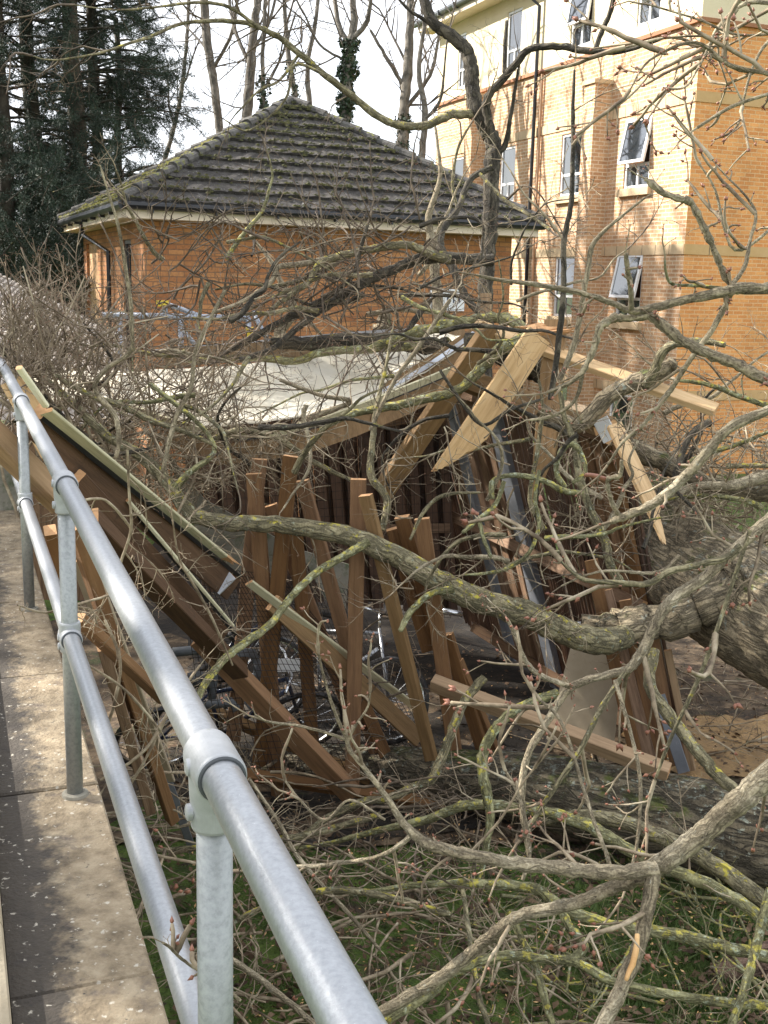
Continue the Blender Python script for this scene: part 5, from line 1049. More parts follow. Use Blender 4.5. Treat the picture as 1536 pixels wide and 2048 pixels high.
near('near_branch', 'thick pale grey branch crossing the bottom right corner with a torn strip', [
 ([(1640, 1480, 62), (1536, 1552, 58), (1480, 1600, 54), (1430, 1645, 50), (1370, 1695, 47), (1310, 1735, 46), (1226, 1775, 34), (1143, 1808, 30), (1040, 1832, 28), (985, 1870, 28), (936, 1912, 28), (850, 1975, 28), (740, 2035, 26), (640, 2090, 24)], 3.0, 3.5, bark_g, dict(tws=1.8, tl=(.1, .25), sides=16, proto=PR_S, sub=8)),
 ([(1312, 1738, 38), (1250, 1744, 34), (1184, 1742, 33), (1101, 1734, 32), (1019, 1726, 30), (936, 1709, 28), (870, 1693, 26), (838, 1678, 24), (805, 1645, 17), (780, 1605, 14), (740, 1550, 12), (700, 1500, 11), (694, 1478, 10)], 3.1, 3.0, bark_g, dict(tws=2.5, tl=(.08, .2), **NB)),
 ([(694, 1480, 8), (660, 1468, 7), (600, 1452, 7), (545, 1445, 6), (508, 1434, 5)], 3.0, 2.9, bark_g, dict(tws=1.5, tl=(.04, .1), **NB)),
 ([(694, 1480, 8), (672, 1430, 8), (655, 1380, 7), (643, 1335, 6), (637, 1305, 5)], 3.0, 2.9, bark_g, dict(tws=1.5, tl=(.04, .1), **NB)),
 ([(697, 1480, 7), (712, 1450, 6), (735, 1415, 5), (740, 1385, 4)], 3.0, 2.95, bark_g, dict(tws=3, tl=(.04, .1), **NB)),
 ([(770, 1640, 6), (700, 1600, 6), (650, 1640, 6), (600, 1600, 6), (570, 1560, 5)], 3.2, 3.2, bark_g, dict(tws=4, tl=(.06, .14), **NB)),
 ([(825, 1670, 12), (760, 1712, 10), (650, 1730, 10), (560, 1735, 8), (480, 1742, 6)], 3.2, 3.5, bark_g, dict(tws=4, tl=(.08, .2), **NB)),
 ([(1305, 1745, 36), (1297, 1813, 34), (1275, 1900, 34), (1240, 1980, 34), (1195, 2070, 34)], 3.1, 3.0, bark_g, dict(tws=1, tl=(.08, .2), sides=14, proto=PR_S)),
 ([(1275, 1868, 10), (1270, 1910, 15), (1252, 1960, 10)], 2.97, 2.9, fresh, dict(sides=8)),
 ([(1235, 1775, 10), (1210, 1700, 10), (1180, 1620, 9), (1150, 1520, 8), (1120, 1440, 8), (1080, 1400, 6)], 3.2, 3.4, bark_g, dict(tws=3, tl=(.08, .2), **NB)),
 ([(1045, 1760, 9), (1060, 1700, 9), (1040, 1600, 8), (1010, 1540, 6)], 3.3, 3.4, bark_g, dict(tws=4, tl=(.08, .2), **NB)),
 ([(940, 1705, 7), (1000, 1640, 6), (1050, 1560, 5), (1100, 1500, 4)], 3.1, 3.0, twig_m, dict(tws=4, tl=(.06, .18), **NB))])
near('near_branch', 'forked branch crossing the brick corner from the right edge at window height', [
 ([(1620, 574, 28), (1536, 577, 27), (1475, 578, 27), (1440, 585, 24), (1360, 602, 20), (1300, 616, 18), (1262, 622, 16), (1230, 608, 14), (1190, 594, 13), (1140, 581, 13), (1060, 567, 11), (1000, 560, 9), (952, 550, 6)], 2.7, 2.6, bark_g, dict(tws=1.2, tl=(.04, .10), **NB)),
 ([(1463, 575, 18), (1445, 540, 15), (1420, 480, 15), (1400, 440, 16), (1382, 405, 15), (1360, 398, 14), (1325, 385, 13), (1292, 358, 11)], 2.7, 2.6, bark_g, dict(tws=7, tl=(.02, .05), knob=.25, **NB)),
 ([(1462, 585, 14), (1430, 650, 13), (1380, 720, 12), (1345, 775, 12), (1325, 800, 13), (1290, 845, 9), (1250, 880, 7), (1215, 930, 5)], 2.7, 2.8, bark_g, dict(tws=3, tl=(.06, .14), **NB)),
 ([(1463, 572, 12), (1490, 530, 10), (1500, 480, 8), (1512, 430, 7), (1490, 390, 5), (1450, 350, 4), (1425, 320, 3)], 2.7, 2.8, bark_g, dict(tws=3.5, tl=(.06, .16), **NB)),
 ([(1460, 580, 9), (1400, 572, 8), (1345, 568, 7), (1332, 545, 6), (1330, 520, 5)], 2.7, 2.6, bark_y, dict(tws=4, tl=(.04, .1), **NB)),
 ([(1262, 620, 13), (1262, 580, 13), (1255, 540, 12), (1252, 508, 10)], 2.6, 2.5, bark_g, dict(tws=4, tl=(.03, .06), **NB))])
near('near_branch', 'furry knobbly branch bending over the broken rafters from the right edge', [
 ([(1640, 800, 30), (1536, 760, 27), (1470, 728, 25), (1410, 704, 24), (1370, 685, 24), (1330, 655, 24), (1300, 632, 20), (1260, 636, 18), (1225, 638, 20), (1200, 655, 18), (1190, 690, 15), (1175, 725, 14), (1160, 750, 15), (1130, 770, 10), (1095, 785, 8)], 2.6, 2.7, bark_g, dict(tws=3, tl=(.03, .08), knob=.14, **NB)),
 ([(1165, 750, 10), (1150, 800, 8), (1110, 830, 8), (1060, 840, 6)], 2.7, 2.75, bark_g, dict(tws=5, tl=(.04, .1), **NB))])
near('near_branch', 'smooth grey branch slanting down left over the big trunk', [
 ([(1640, 780, 26), (1536, 822, 24), (1458, 857, 24), (1418, 900, 24), (1348, 975, 23), (1298, 1012, 22), (1250, 1032, 20), (1222, 1044, 14)], 3.0, 3.1, bark_g, dict(tws=1.5, tl=(.06, .14), **NB)),
 ([(1240, 1036, 12), (1222, 1000, 12), (1215, 960, 11), (1240, 950, 11), (1243, 920, 8)], 3.1, 3.0, bark_g, dict(tws=5, tl=(.03, .06), knob=.2, **NB)),
 ([(1215, 960, 10), (1190, 952, 12), (1170, 950, 8)], 3.05, 3.0, bud_m, dict(tws=4, tl=(.02, .04), **NB))])
near('near_branch', 'branch in the middle right dropping in stages from the trunk to the lichen limbs', [
 ([(1600, 980, 30), (1536, 1040, 28), (1475, 1095, 27), (1408, 1155, 26), (1350, 1195, 26), (1320, 1228, 24), (1300, 1270, 24), (1275, 1318, 24), (1250, 1340, 20), (1184, 1358, 18), (1143, 1374, 19), (1120, 1400, 18), (1090, 1450, 17), (1060, 1500, 17), (1045, 1560, 17), (1047, 1640, 14), (1060, 1720, 8)], 4.6, 4.3, bark_g, dict(tws=2.5, tl=(.1, .3), **NB)),
 ([(1480, 1090, 14), (1444, 1118, 15), (1341, 1142, 15), (1296, 1167, 14), (1230, 1165, 12), (1171, 1160, 11), (1140, 1140, 9), (1122, 1122, 6)], 4.5, 4.4, bark_l, dict(tws=3, tl=(.1, .3), **NB)),
 ([(1143, 1374, 12), (1080, 1350, 12), (1050, 1320, 11), (1030, 1270, 10), (1015, 1240, 8)], 4.3, 4.2, bark_g, dict(tws=2.5, tl=(.08, .2), **NB)),
 ([(1500, 1060, 10), (1440, 1240, 10), (1400, 1350, 10), (1340, 1480, 9), (1310, 1560, 6)], 4.0, 4.0, bark_l, dict(tws=2, tl=(.1, .25), **NB)),
 ([(1230, 1360, 10), (1260, 1460, 9), (1280, 1560, 9), (1275, 1680, 8), (1250, 1780, 5)], 4.2, 4.0, bark_g, dict(tws=2.5, tl=(.1, .25), **NB)),
 ([(1250, 1345, 12), (1200, 1420, 13), (1160, 1500, 12), (1100, 1590, 11), (1040, 1680, 8)], 4.4, 4.3, bark_l, dict(tws=2.5, tl=(.1, .25), **NB))])
near('near_branch', 'fan of budding twigs at the top right corner against the blown out render', [
 ([(1620, 200, 10), (1536, 148, 10), (1480, 140, 9), (1420, 110, 8), (1350, 75, 7), (1250, 95, 5)], 3.6, 3.6, bark_g, dict(tws=7, tl=(.08, .22), **NB)),
 ([(1600, 20, 10), (1500, 5, 9), (1440, 50, 8), (1410, 110, 6), (1380, 165, 5)], 3.6, 3.5, bark_g, dict(tws=7, tl=(.08, .22), **NB)),
 ([(1620, 160, 12), (1530, 145, 11), (1460, 130, 9), (1390, 85, 8), (1300, 120, 6), (1260, 180, 4)], 3.2, 3.2, bark_g, dict(tws=8, tl=(.06, .2), **NB)),
 ([(1600, 170, 9), (1530, 190, 8), (1460, 215, 8), (1395, 255, 7)], 3.0, 3.0, bark_g, dict(tws=5, tl=(.03, .1), **NB)),
 ([(1600, 60, 7), (1480, 70, 6), (1400, 40, 5), (1300, 10, 4)], 3.4, 3.4, bark_g, dict(tws=8, tl=(.06, .2), **NB)),
 ([(1560, 440, 7), (1470, 500, 7), (1430, 380, 6), (1400, 330, 4)], 3.4, 3.4, bark_g, dict(tws=5, tl=(.08, .2), **NB)),
 ([(1620, 50, 10), (1540, 80, 8), (1500, 150, 7), (1480, 240, 4)], 3.3, 3.3, bark_g, dict(tws=6, tl=(.08, .2), **NB))])
near('near_twig', 'twig with fat pink buds poking between the lower rail and the first post', [([(480, 2000, 7), (420, 1950, 7), (392, 1938, 7), (360, 1915, 7), (340, 1895, 7), (325, 1885, 6)], 1.62, 1.5, bark_g, dict(tws=14, tl=(.012, .03), **NB))])
# twigs pushing through the handrail at left
hb = thing('snagged_twigs', P(250, 1150, 4.2), 'bundle of thin budding twigs caught behind the handrail posts', 'twigs')
for pts, d0, d1 in (([(255, 900, 5), (258, 980, 6), (262, 1060, 7), (240, 1140, 7), (262, 1210, 6)], 3.7, 4.0), ([(170, 1000, 6), (210, 1000, 6), (250, 1040, 6), (262, 1060, 5)], 3.7, 3.9), ([(35, 1210, 4), (90, 1225, 5), (150, 1210, 6), (220, 1190, 5)], 3.4, 3.9),
                    ([(200, 1500, 7), (230, 1400, 8), (240, 1320, 7), (210, 1240, 6)], 4.4, 4.2), ([(200, 1560, 6), (290, 1500, 7), (350, 1400, 7), (400, 1330, 5)], 4.6, 4.8), ([(265, 1700, 8), (250, 1600, 8), (290, 1520, 7), (330, 1440, 7)], 4.8, 4.8),
                    ([(160, 1320, 5), (250, 1380, 6), (320, 1460, 6)], 4.0, 4.4), ([(465, 1330, 4), (430, 1250, 6), (400, 1190, 6), (360, 1120, 5), (345, 1040, 4)], 5.2, 4.6)):
    bough(hb, pts, d0, d1, twig_m, name='stem', tws=9, tl=(.10, .28), sides=6)
# ---------------- standing dark tree in front of the pavilion
ut = thing('bare_tree', PZ(970, 930, 0), 'dark upright bare tree with a long arching limb in front of the pavilion', 'tree')
bu = lambda *a, **k: bough(ut, *a, scale=.80, **k)
TB = dict(tws=1.6, tl=(.4, .9), tm=twig_d, up=.3)
bu([(965, 900, 44), (968, 760, 42), (970, 640, 40), (972, 560, 38), (978, 470, 38), (982, 402, 40), (984, 330, 42), (988, 290, 40), (969, 249, 38), (950, 209, 38), (943, 150, 36), (935, 104, 34), (900, 70, 30), (864, 42, 28), (845, -20, 26), (830, -120, 22)], 12, 12, bark_d, name='trunk', sides=24, knob=.02, rough=.03, sub=8)
bu([(950, 229, 24), (905, 228, 22), (860, 248, 21), (815, 253, 20), (768, 240, 19), (705, 192, 18), (650, 150, 17), (590, 100, 16), (550, 70, 15), (480, 44, 12), (370, 46, 9), (300, 74, 8), (260, 86, 7), (200, 106, 6), (110, 120, 4), (65, 112, 3)], 12, 10, bark_l, tws=2.2, tl=(.3, .9), tm=twig_d, start=.3)
bu([(520, 58, 9), (460, 15, 9), (400, 5, 8), (330, 12, 6), (240, 20, 4), (150, 10, 3)], 10.8, 10, bark_l, **TB)
bu([(600, 105, 9), (560, 160, 7), (520, 180, 6), (470, 230, 4)], 11.2, 11, bark_l, **TB)
bu([(650, 150, 8), (590, 130, 8), (570, 200, 6), (500, 260, 5), (450, 240, 3)], 11, 11, bark_l, **TB)
bu([(985, 300, 24), (978, 250, 22), (974, 200, 22), (1000, 165, 20), (1030, 130, 19), (1061, 98, 18), (1125, 93, 18), (1160, 100, 18), (1222, 104, 14), (1265, 98, 10), (1330, 75, 6)], 12, 11, bark_d, tws=1.3, tl=(.2, .5), tm=twig_d)
bu([(1190, 102, 13), (1205, 60, 13), (1222, 20, 13), (1232, -40, 10)], 11.4, 11.2, bark_d, **TB)
bu([(1009, 145, 12), (1010, 90, 10), (1014, 42, 8)], 12, 12, bark_d, tws=2, tl=(.2, .4))
bu([(982, 320, 18), (1010, 290, 14), (1020, 240, 11), (1030, 180, 8), (1040, 120, 5)], 12, 11.6, bark_d, **TB)
bu([(984, 335, 16), (940, 360, 16), (916, 418, 16), (884, 462, 20), (882, 500, 24), (905, 535, 22), (920, 570, 20), (940, 605, 18), (965, 630, 16)], 11.8, 11, bark_d, tws=2, tl=(.2, .6), tm=twig_d)
bu([(916, 418, 8), (905, 370, 8), (915, 300, 7), (940, 250, 5)], 11.8, 11.8, bark_l, **TB)
bu([(960, 348, 8), (1010, 400, 10), (1060, 430, 10), (1100, 460, 8)], 10, 9, bark_l, **TB)
bu([(900, 72, 12), (850, 40, 10), (818, 20, 8), (790, -10, 6)], 12, 12, bark_d, **TB)
# pale slim stem beside it
s2 = thing('slim_tree', PZ(885, 900, 0), 'slim pale trunk standing just left of the dark upright tree', 'tree')
bough(s2, [(885, 900, 26), (880, 700, 26), (878, 640, 24), (872, 560, 22), (862, 480, 20), (858, 430, 14), (880, 350, 9), (870, 250, 5)], 13, 13.2, bark_g, name='trunk', tws=2.5, tl=(.3, .8), start=.3, tm=twig_d)
s3 = thing('slim_tree', PZ(590, 860, 0), 'short pale forked trunk standing behind the left end of the roof sheet', 'tree')
bough(s3, [(570, 800, 34), (572, 700, 32), (560, 660, 26), (590, 620, 16), (560, 560, 12), (540, 520, 9), (500, 470, 5)], 12.5, 12.6, bark_g, name='trunk', tws=4, tl=(.3, .8), tm=twig_m)
s4 = thing('cut_stump', PZ(762, 800, 0), 'knobbly grey cut trunk poking above the log by the orange wall', 'tree stump')
bough(s4, [(764, 760, 36), (764, 690, 34), (766, 655, 38), (770, 632, 26)], 12, 12, bark_f, name='trunk', sides=18, knob=.15)
# ---------------- bare hedge and tangles (twig masses nobody could count)
hg = thing('bare_hedge', P(150, 800, 8), 'dense leafless hedge massed behind the handrail at the left', 'hedge')
def updir(rs): d = rs.normal(size=3)*.75; d[2] = abs(d[2])+.35; return d
for reg, n, dr, sl_, sd_ in (((0, 640, 250, 870), 170, (6.6, 9.4), (.25, .65), 1), ((30, 600, 180, 740), 34, (7, 9), (.25, .6), 2), ((180, 700, 470, 880), 95, (7.4, 9.4), (.25, .65), 3), ((0, 690, 120, 790), 60, (6, 7.5), (.2, .5), 4)):
    o = spray(hg, reg, n, dr, sl_, PR_T, tm=twig_h, dirf=updir, seed=sd_, buds=(sd_ < 3)); tag(o, kind='stuff')
mb = NM(); rs = np.random.RandomState(6)
for i in range(46):
    x, y, d = rs.uniform(-20, 340), rs.uniform(760, 900), rs.uniform(6.6, 9); p = np.array(P(x, y, d)); dd = np.array([rs.normal()*.35, rs.normal()*.3, 1.0]); pts = [p+np.array([0, 0, -.5])]
    for k in range(9): dd = dd+rs.normal(size=3)*.18; dd /= np.linalg.norm(dd); pts.append(pts[-1]+dd*rs.uniform(.10, .19))
    ntube(mb, pts, np.linspace(rs.uniform(.009, .017), .004, len(pts)), 5)
mb.build('stems', twig_m, hg)
def flat(rs): d = rs.normal(size=3); d[2] *= .35; return d
tg = [('tangled_twigs', 'mat of twigs lying over the roof slope and rafters at left', (150, 820, 560, 1010), 150, (7.2, 8.6), (.25, .7), flat, twig_m, 21),
      ('tangled_twigs', 'broken crown twigs spread in front of the orange pavilion wall', (300, 430, 900, 700), 120, (8.6, 10.4), (.4, 1.0), None, twig_d, 22),
      ('tangled_twigs', 'pale brushwood heaped behind the big trunk at right', (1240, 880, 1580, 1100), 190, (8.8, 10.4), (.4, 1.0), flat, twig_m, 23),
      ('tangled_twigs', 'loose budding twigs hanging in front of the slatted wall', (820, 760, 1260, 1250), 34, (6.2, 7.6), (.25, .6), None, twig_m, 24),
      ('tangled_twigs', 'thin twigs among the loose studs', (420, 1080, 900, 1500), 36, (7.9, 9.2), (.3, .7), None, twig_d, 25)]
for nm_, lb, reg, n, dr, sl_, df, tm_, sd_ in tg:
    o = spray(None, reg, n, dr, sl_, PR_T, tm=tm_, dirf=df, seed=sd_, name=nm_, buds=False); tag(o, lb, 'twigs', kind='stuff')
def ground_litter(name, lb, reg, n, sl_, seed, tm_, h=.25, dy=0):
    rs = np.random.RandomState(seed); A = NM()
    for i in range(n):
        x, y = rs.uniform(reg[0], reg[2]), rs.uniform(reg[1], reg[3]); z = abs(rs.normal())*h+.03; p = PZ(x, y, z)
        if i % 3 == 0:
            d = flat(rs)*1.0; d /= np.linalg.norm(d); pts = [np.array(p)]
            for k in range(10): d = d+rs.normal(size=3)*.16; d[2] = d[2]*.7; d /= np.linalg.norm(d); pts.append(pts[-1]+d*rs.uniform(.06, .13)); pts[-1][2] = max(pts[-1][2], .02)
            ntube(A, pts, np.linspace(rs.uniform(.006, .015), .004, 11), 5)
        else: place(A, None, PR_T[rs.randint(14)], np.array(p), flat(rs), rs.uniform(*sl_), rs.uniform(0, 6))
    o = A.build(name, tm_); tag(o, lb, 'twigs', kind='stuff')
ground_litter('brushwood', 'fallen twigs strewn over the moss at the bottom centre', (380, 1700, 1100, 2100), 85, (.3, .7), 31, twig_m)
ground_litter('brushwood', 'greenish lichened twigs littering the ground at the bottom right', (900, 1780, 1600, 2120), 60, (.3, .7), 32, bark_y, .12)
ground_litter('brushwood', 'dark twigs heaped under the handrail at the left', (230, 1480, 560, 1800), 70, (.3, .6), 33, twig_m, .5)
ground_litter('brushwood', 'scattered sticks on the sawdust beyond the mossy trunk', (1180, 1330, 1600, 1520), 60, (.25, .6), 34, twig_m, .05)
ground_litter('brushwood', 'twigs caught around the lower trunk and stud feet', (500, 1560, 1100, 1720), 50, (.3, .7), 35, twig_d, .3)
# ---------------- conifers and bare trees behind
def conifer_proto(seed):
    rs = np.random.RandomState(seed); A, Bm = NM(), NM(); pts = [np.zeros(3)]; d = np.array([0, 0, 1.0]); ps = []
    for k in range(8): d = d+rs.normal(size=3)*.08+np.array([0, -.05, 0]); d /= np.linalg.norm(d); pts.append(pts[-1]+d*.125)
    ntube(A, pts, np.linspace(.016, .004, 9), 4); Vs = []; Ts = []; c = 0
    for i in range(1, 9):
        for s_ in range(6):
            q = pts[i]+rs.normal(size=3)*.01; e = rdir(rs, (pts[i]-pts[i-1])/.125, rs.uniform(.4, 1.1)); l = rs.uniform(.12, .30)*(1.15-.07*i); 
            for k in range(12):
                b = q+e*l*k/11+np.array([0, -.01*k*.4, 0])+rs.normal(size=3)*.008; f = rdir(rs, e, rs.uniform(.3, 1.3)); w_ = rs.normal(size=3); w_ = np.cross(f, w_); w_ /= np.linalg.norm(w_); h_ = rs.uniform(.022, .05)
                Vs += [b, b+f*h_+w_*h_*.32, b+f*h_*1.7, ]; Ts.append((c, c+1, c+2)); c += 3
    Bm.add(np.array(Vs), None, np.array(Ts)); return A.data(), Bm.data()
CP_ = [conifer_proto(200+i) for i in range(6)]
def conifer(x, d, base_w, top_y, label, seed, n=120, r_low=3.0, ymin=460, lean=0, r_top=1.4, dense=1.0):
    g = P(x, 600, d); t = thing('conifer', (g.x, g.y, 0), label, 'tree', 'dark conifers behind the hedge'); rs = np.random.RandomState(seed)
    ht = P(x, top_y, d).z; mb = MB(); 
    mb.tube([V3((g.x+lean*k/8+.06*math.sin(k*2), g.y, ht*k/8)) for k in range(9)], [base_w*(1-.6*k/8) for k in range(9)], 12, jit=.06); mb.build('trunk', bark_d, t, smooth=True)
    A, Bm = NM(), NM()
    for i in range(int(n*dense)):
        z = rs.uniform(1.6, ht); f = z/ht; az = rs.uniform(0, 6.28); ln = (r_low*(1-f)+r_top*f)*rs.uniform(.55, 1.15); dd = np.array([math.cos(az), math.sin(az), rs.uniform(-.1, .35)])
        p = np.array([g.x+lean*f, g.y, z]); e = p+dd*ln
        pts = [p, p+dd*ln*.4+np.array([0, 0, .05]), p+dd*ln*.75, e-np.array([0, 0, .15])]; ntube(A, pts, [.035, .025, .015, .006], 4)
        for k in range(int(2+ln*1.5)):
            s_ = rs.uniform(.25, 1.0); q = p+dd*ln*s_; e2 = rdir(rs, dd/np.linalg.norm(dd), rs.uniform(.2, 1.3)); e2[2] -= .35
            place(A, Bm, CP_[rs.randint(6)], q, e2, rs.uniform(.55, 1.15), rs.uniform(0, 6))
    A.build('branches', bark_d, t); Bm.build('foliage', leaf_c, t, smooth=False); return t
conifer(20, 25, .22, -260, 'leftmost dark conifer cut by the photo edge', 1, 95)
conifer(75, 27, .26, -300, 'tall dark conifer with the left one of the clear straight trunks', 2, 105)
conifer(165, 26, .28, -320, 'dark conifer with the thickest straight trunk, second from the left of the group', 3, 105, lean=-.1)
conifer(200, 28, .20, -250, 'dark conifer with a thinner trunk right of the thickest one', 4, 95, r_low=2.6)
conifer(245, 29, .16, 60, 'lower spreading conifer nearest the pavilion roof', 5, 80, r_low=2.4, r_top=1.6)
def shade_tree(x, y, ht, seed, label, n=80):
    t = thing('conifer', (x, y, 0), label, 'tree', 'dark conifers behind the hedge'); rs = np.random.RandomState(seed); A, Bm = NM(), NM()
    mb = MB(); mb.tube([V3((x, y, ht*k/6)) for k in range(7)], [.28*(1-.12*k) for k in range(7)], 10, jit=.05); mb.build('trunk', bark_d, t, smooth=True)
    for i in range(n):
        z = rs.uniform(1.5, ht); f = z/ht; az = rs.uniform(0, 6.28); ln = (3.2*(1-f)+1.0*f)*rs.uniform(.6, 1.1); dd = np.array([math.cos(az), math.sin(az), .1]); p = np.array([x, y, z])
        ntube(A, [p, p+dd*ln*.5, p+dd*ln], [.04, .025, .008], 4)
        for k in range(5): place(A, Bm, CP_[rs.randint(6)], p+dd*ln*rs.uniform(.2, 1), rdir(rs, dd/np.linalg.norm(dd), rs.uniform(.2, 1.3)), rs.uniform(.8, 1.5), rs.uniform(0, 6))
    A.build('branches', bark_d, t); Bm.build('foliage', leaf_c, t, smooth=False)
for i, (x, y, ht) in enumerate(SHADE): shade_tree(x, y, ht, 300+i, 'dark unseen conifer added to cast shade outside the left edge of the photo, '+('nearest the store', 'second from the camera', 'third from the camera', 'closest to the ramp', 'farthest away', 'tallest of them')[i])
# understorey behind the low store: dark evergreen shrubs
ev = thing('evergreen_shrub', P(40, 560, 24), 'dark evergreen shrubbery below the conifers at the left', 'shrub'); rs = np.random.RandomState(40); A, Bm = NM(), NM()
for i in range(230):
    p = np.array(P(rs.uniform(-120, 200), rs.uniform(350, 640), rs.uniform(21, 26))); place(A, Bm, CP_[rs.randint(6)], p, updir(rs), rs.uniform(.7, 1.4), rs.uniform(0, 6))
A.build('branches', bark_d, ev); Bm.build('foliage', leaf_c, ev, smooth=False)
IV = np.random.RandomState(55)
def bare(label, pts, d, tws=1.1, tl=(.8, 2.2), ivy=None, kids=(), m=None):
    g = PZ(pts[0][0], 900, 0); t = thing('bare_tree', V3((P(pts[0][0], 500, d).x, P(pts[0][0], 500, d).y, 0)), label, 'tree', 'bare trees behind the pavilion')
    bs = P(pts[0][0], pts[0][1], d); pp = [(x, y, w_) for x, y, w_ in pts]
    o = bough(t, pp, d, d, m or bark_b, name='trunk', tws=tws, tl=tl, proto=PR_B, buds=False, tm=twig_b, up=.6, start=.35, knob=.03, wob_=.03)
    mb = MB(); mb.tube([V3((bs.x, bs.y, 0)), bs+V3((0, 0, .1))], [pxr(pts[0][2], d)*1.3, pxr(pts[0][2], d)], 10); mb.build('root_flare', m or bark_b, t, smooth=True)
    for k in kids: bough(t, list(k), d, d+IV.uniform(-1, 1), m or bark_b, name='bough', tws=tws*1.4, tl=(.6, 1.6), proto=PR_B, buds=False, tm=twig_b, up=.5, wob_=.05)
    if ivy:
        Vs, Ts = [], []; c = 0; n_ = ivy[3] if len(ivy) > 3 else 2600
        a_ = [(x, y, w_) for x, y, w_ in pts]
        for i in range(n_):
            y = IV.uniform(ivy[0], ivy[1]); ys_ = [q[1] for q in a_][::-1]; x = np.interp(y, ys_, [q[0] for q in a_][::-1]); 
            rr = ivy[2]*(.55+.45*math.sin(y*.05+pts[0][0])**2); th = IV.uniform(0, 6.28); p = np.array(P(x, y, d)); rad = rr*IV.uniform(.5, 1.1)
            p = p+np.array([math.cos(th)*rad, math.sin(th)*rad, 0]); f = IV.normal(size=3); f /= np.linalg.norm(f); w_ = np.cross(f, IV.normal(size=3)); w_ /= np.linalg.norm(w_); h_ = IV.uniform(.05, .10)
            Vs += [p-w_*h_*.5, p+w_*h_*.5, p+f*h_]; Ts.append((c, c+1, c+2)); c += 3
        nm = NM(); nm.add(np.array(Vs), None, np.array(Ts)); nm.build('ivy', leaf_i, t, smooth=False)
    return t
bark_b = bark('bark_background_haze', [(.085, .075, .058), (.18, .16, .13), (.27, .245, .205)], 5, .02, .4)  # bark colour lightened to paint in distance haze
twig_b = mat('twig_background', [(.09, .075, .06), (.16, .135, .11)], 3, .9, 0)
bare('pale grey leaning trunk right of the conifers', [(444, 330, 17), (437, 240, 17), (425, 150, 18), (412, 60, 19), (405, -60, 18), (400, -200, 14)], 30, kids=[((425, 140, 8), (465, 60, 7), (480, -60, 6))])
bare('thick bare trunk just left of the roof peak', [(486, 330, 22), (494, 230, 22), (503, 120, 20), (508, 60, 18), (520, -40, 16), (540, -180, 12)], 28, kids=[((500, 130, 9), (470, 60, 8), (450, -50, 6)), ((505, 100, 8), (540, 40, 7), (560, -60, 5))])
bare('ivy clad thin tree left of the roof peak', [(530, 330, 10), (527, 220, 10), (525, 120, 9), (530, 20, 8), (535, -120, 6)], 27, ivy=(150, 330, .18, 600), kids=[((527, 180, 6), (560, 120, 5), (590, 30, 4))])
bare('slender bare tree directly behind the roof peak', [(592, 330, 12), (590, 200, 12), (578, 120, 11), (570, 30, 9), (565, -100, 7)], 29, ivy=(120, 300, .14, 500))
bare('slender bare tree right of the roof peak', [(622, 330, 12), (620, 220, 12), (615, 130, 10), (630, 50, 9), (645, -80, 7)], 28)
bare('ivy wrapped tree with a green column of ivy', [(692, 340, 24), (690, 250, 24), (695, 150, 24), (700, 90, 20), (708, 40, 16), (700, -60, 10), (690, -180, 8)], 25, ivy=(80, 300, .24, 2300), kids=[((700, 90, 12), (675, 40, 10), (665, -60, 8)), ((702, 80, 12), (735, 40, 10), (745, -60, 8)), ((690, 120, 6), (640, 90, 5), (610, 30, 4))])
bare('tall bare tree beside the apartment gutter', [(800, 400, 26), (805, 290, 26), (810, 200, 22), (818, 100, 20), (822, 10, 16), (830, -120, 12)], 27, ivy=(230, 400, .22, 1000), kids=[((808, 220, 10), (860, 150, 8), (880, 60, 6)), ((812, 180, 9), (770, 110, 8), (740, 60, 5))])
bare('bare tree between the roof slope and the block', [(835, 400, 14), (845, 300, 14), (850, 220, 13), (838, 140, 10), (850, 40, 8), (860, -60, 6)], 24, tws=1.6, kids=[((848, 240, 8), (880, 200, 7), (890, 120, 4))])
bare('far thin tree at the left of the leaning trunk', [(300, 420, 10), (335, 300, 10), (360, 200, 9), (372, 100, 8), (380, -40, 7)], 31)
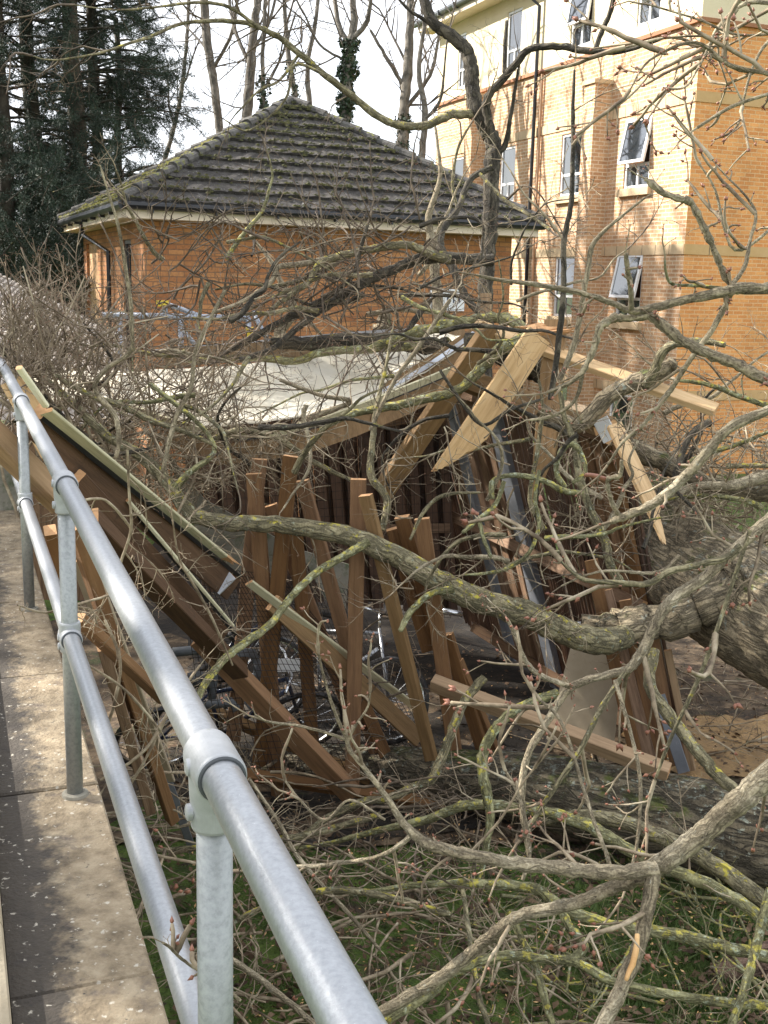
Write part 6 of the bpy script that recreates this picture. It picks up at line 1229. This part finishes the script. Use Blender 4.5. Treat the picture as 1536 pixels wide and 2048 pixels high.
# grass tufts in the moss
rs = np.random.RandomState(70); V_, T_ = [], []; c = 0
for i in range(16000):
    x, y = rs.uniform(560, 1600), rs.uniform(1740, 2120); p = np.array(PZ(x, y, 0)); 
    if math.sin(p[0]*2.1+1)*math.cos(p[1]*1.7)+rs.normal()*.35 < .1: continue
    p[2] = gz(p[0], p[1]); h_ = rs.uniform(.02, .07); d = rs.normal(size=3)*.5; d[2] = 1; w_ = rs.normal(size=3)*.004; V_ += [p-w_, p+w_, p+d*h_]; T_.append((c, c+1, c+2)); c += 3
nm = NM(); nm.add(np.array(V_), None, np.array(T_)); tag(nm.build('grass', grass_m, smooth=False), 'short grass growing in the moss at the bottom right', 'grass', kind='stuff')
# a few dead leaves and wood chips on the ground
rs = np.random.RandomState(71); V_, T_ = [], []; c = 0
for i in range(2200):
    x, y = rs.uniform(380, 1600), rs.uniform(1350, 2100); p = np.array(PZ(x, y, 0)); p[2] = gz(p[0], p[1])+.035; u = rs.normal(size=3); u[2] *= .3; v = np.cross(u, rs.normal(size=3)); s_ = rs.uniform(.006, .018)
    u = u/np.linalg.norm(u)*s_; v = v/np.linalg.norm(v)*s_*.5; v[2] *= .3; V_ += [p-u, p+v, p+u, p-v]; T_.append((c, c+1, c+2, c+3)); c += 4
nm = NM(); nm.add(np.array(V_), np.array(T_), None); tag(nm.build('wood_chips', fresh, smooth=False), 'pale wood chips scattered on the ground', 'wood chips', kind='stuff')

rs = np.random.RandomState(72); V_, Q_ = [], []; c = 0
for i in range(5200):
    x, y = rs.uniform(330, 1600), rs.uniform(1300, 2110); p = np.array(PZ(x, y, 0)); p[2] = gz(p[0], p[1])+rs.uniform(.02, .045); u = rs.normal(size=3); u[2] *= .35; v = np.cross(u, np.array([0, 0, 1.0])+rs.normal(size=3)*.5); s_ = rs.uniform(.012, .035)
    u = u/np.linalg.norm(u)*s_; v = v/np.linalg.norm(v)*s_*.55; V_ += [p-u, p+v+[0, 0, s_*.2], p+u, p-v+[0, 0, s_*.25]]; Q_.append((c, c+1, c+2, c+3)); c += 4
nm = NM(); nm.add(np.array(V_), np.array(Q_), None); tag(nm.build('leaf_litter', mat('dead_leaf', [(.05, .03, .018), (.13, .08, .045), (.24, .16, .09)], 4, .85, 0, contrast=(.3, .7)), smooth=False), 'dead brown leaves lying in the moss under the branches', 'leaf litter', kind='stuff')
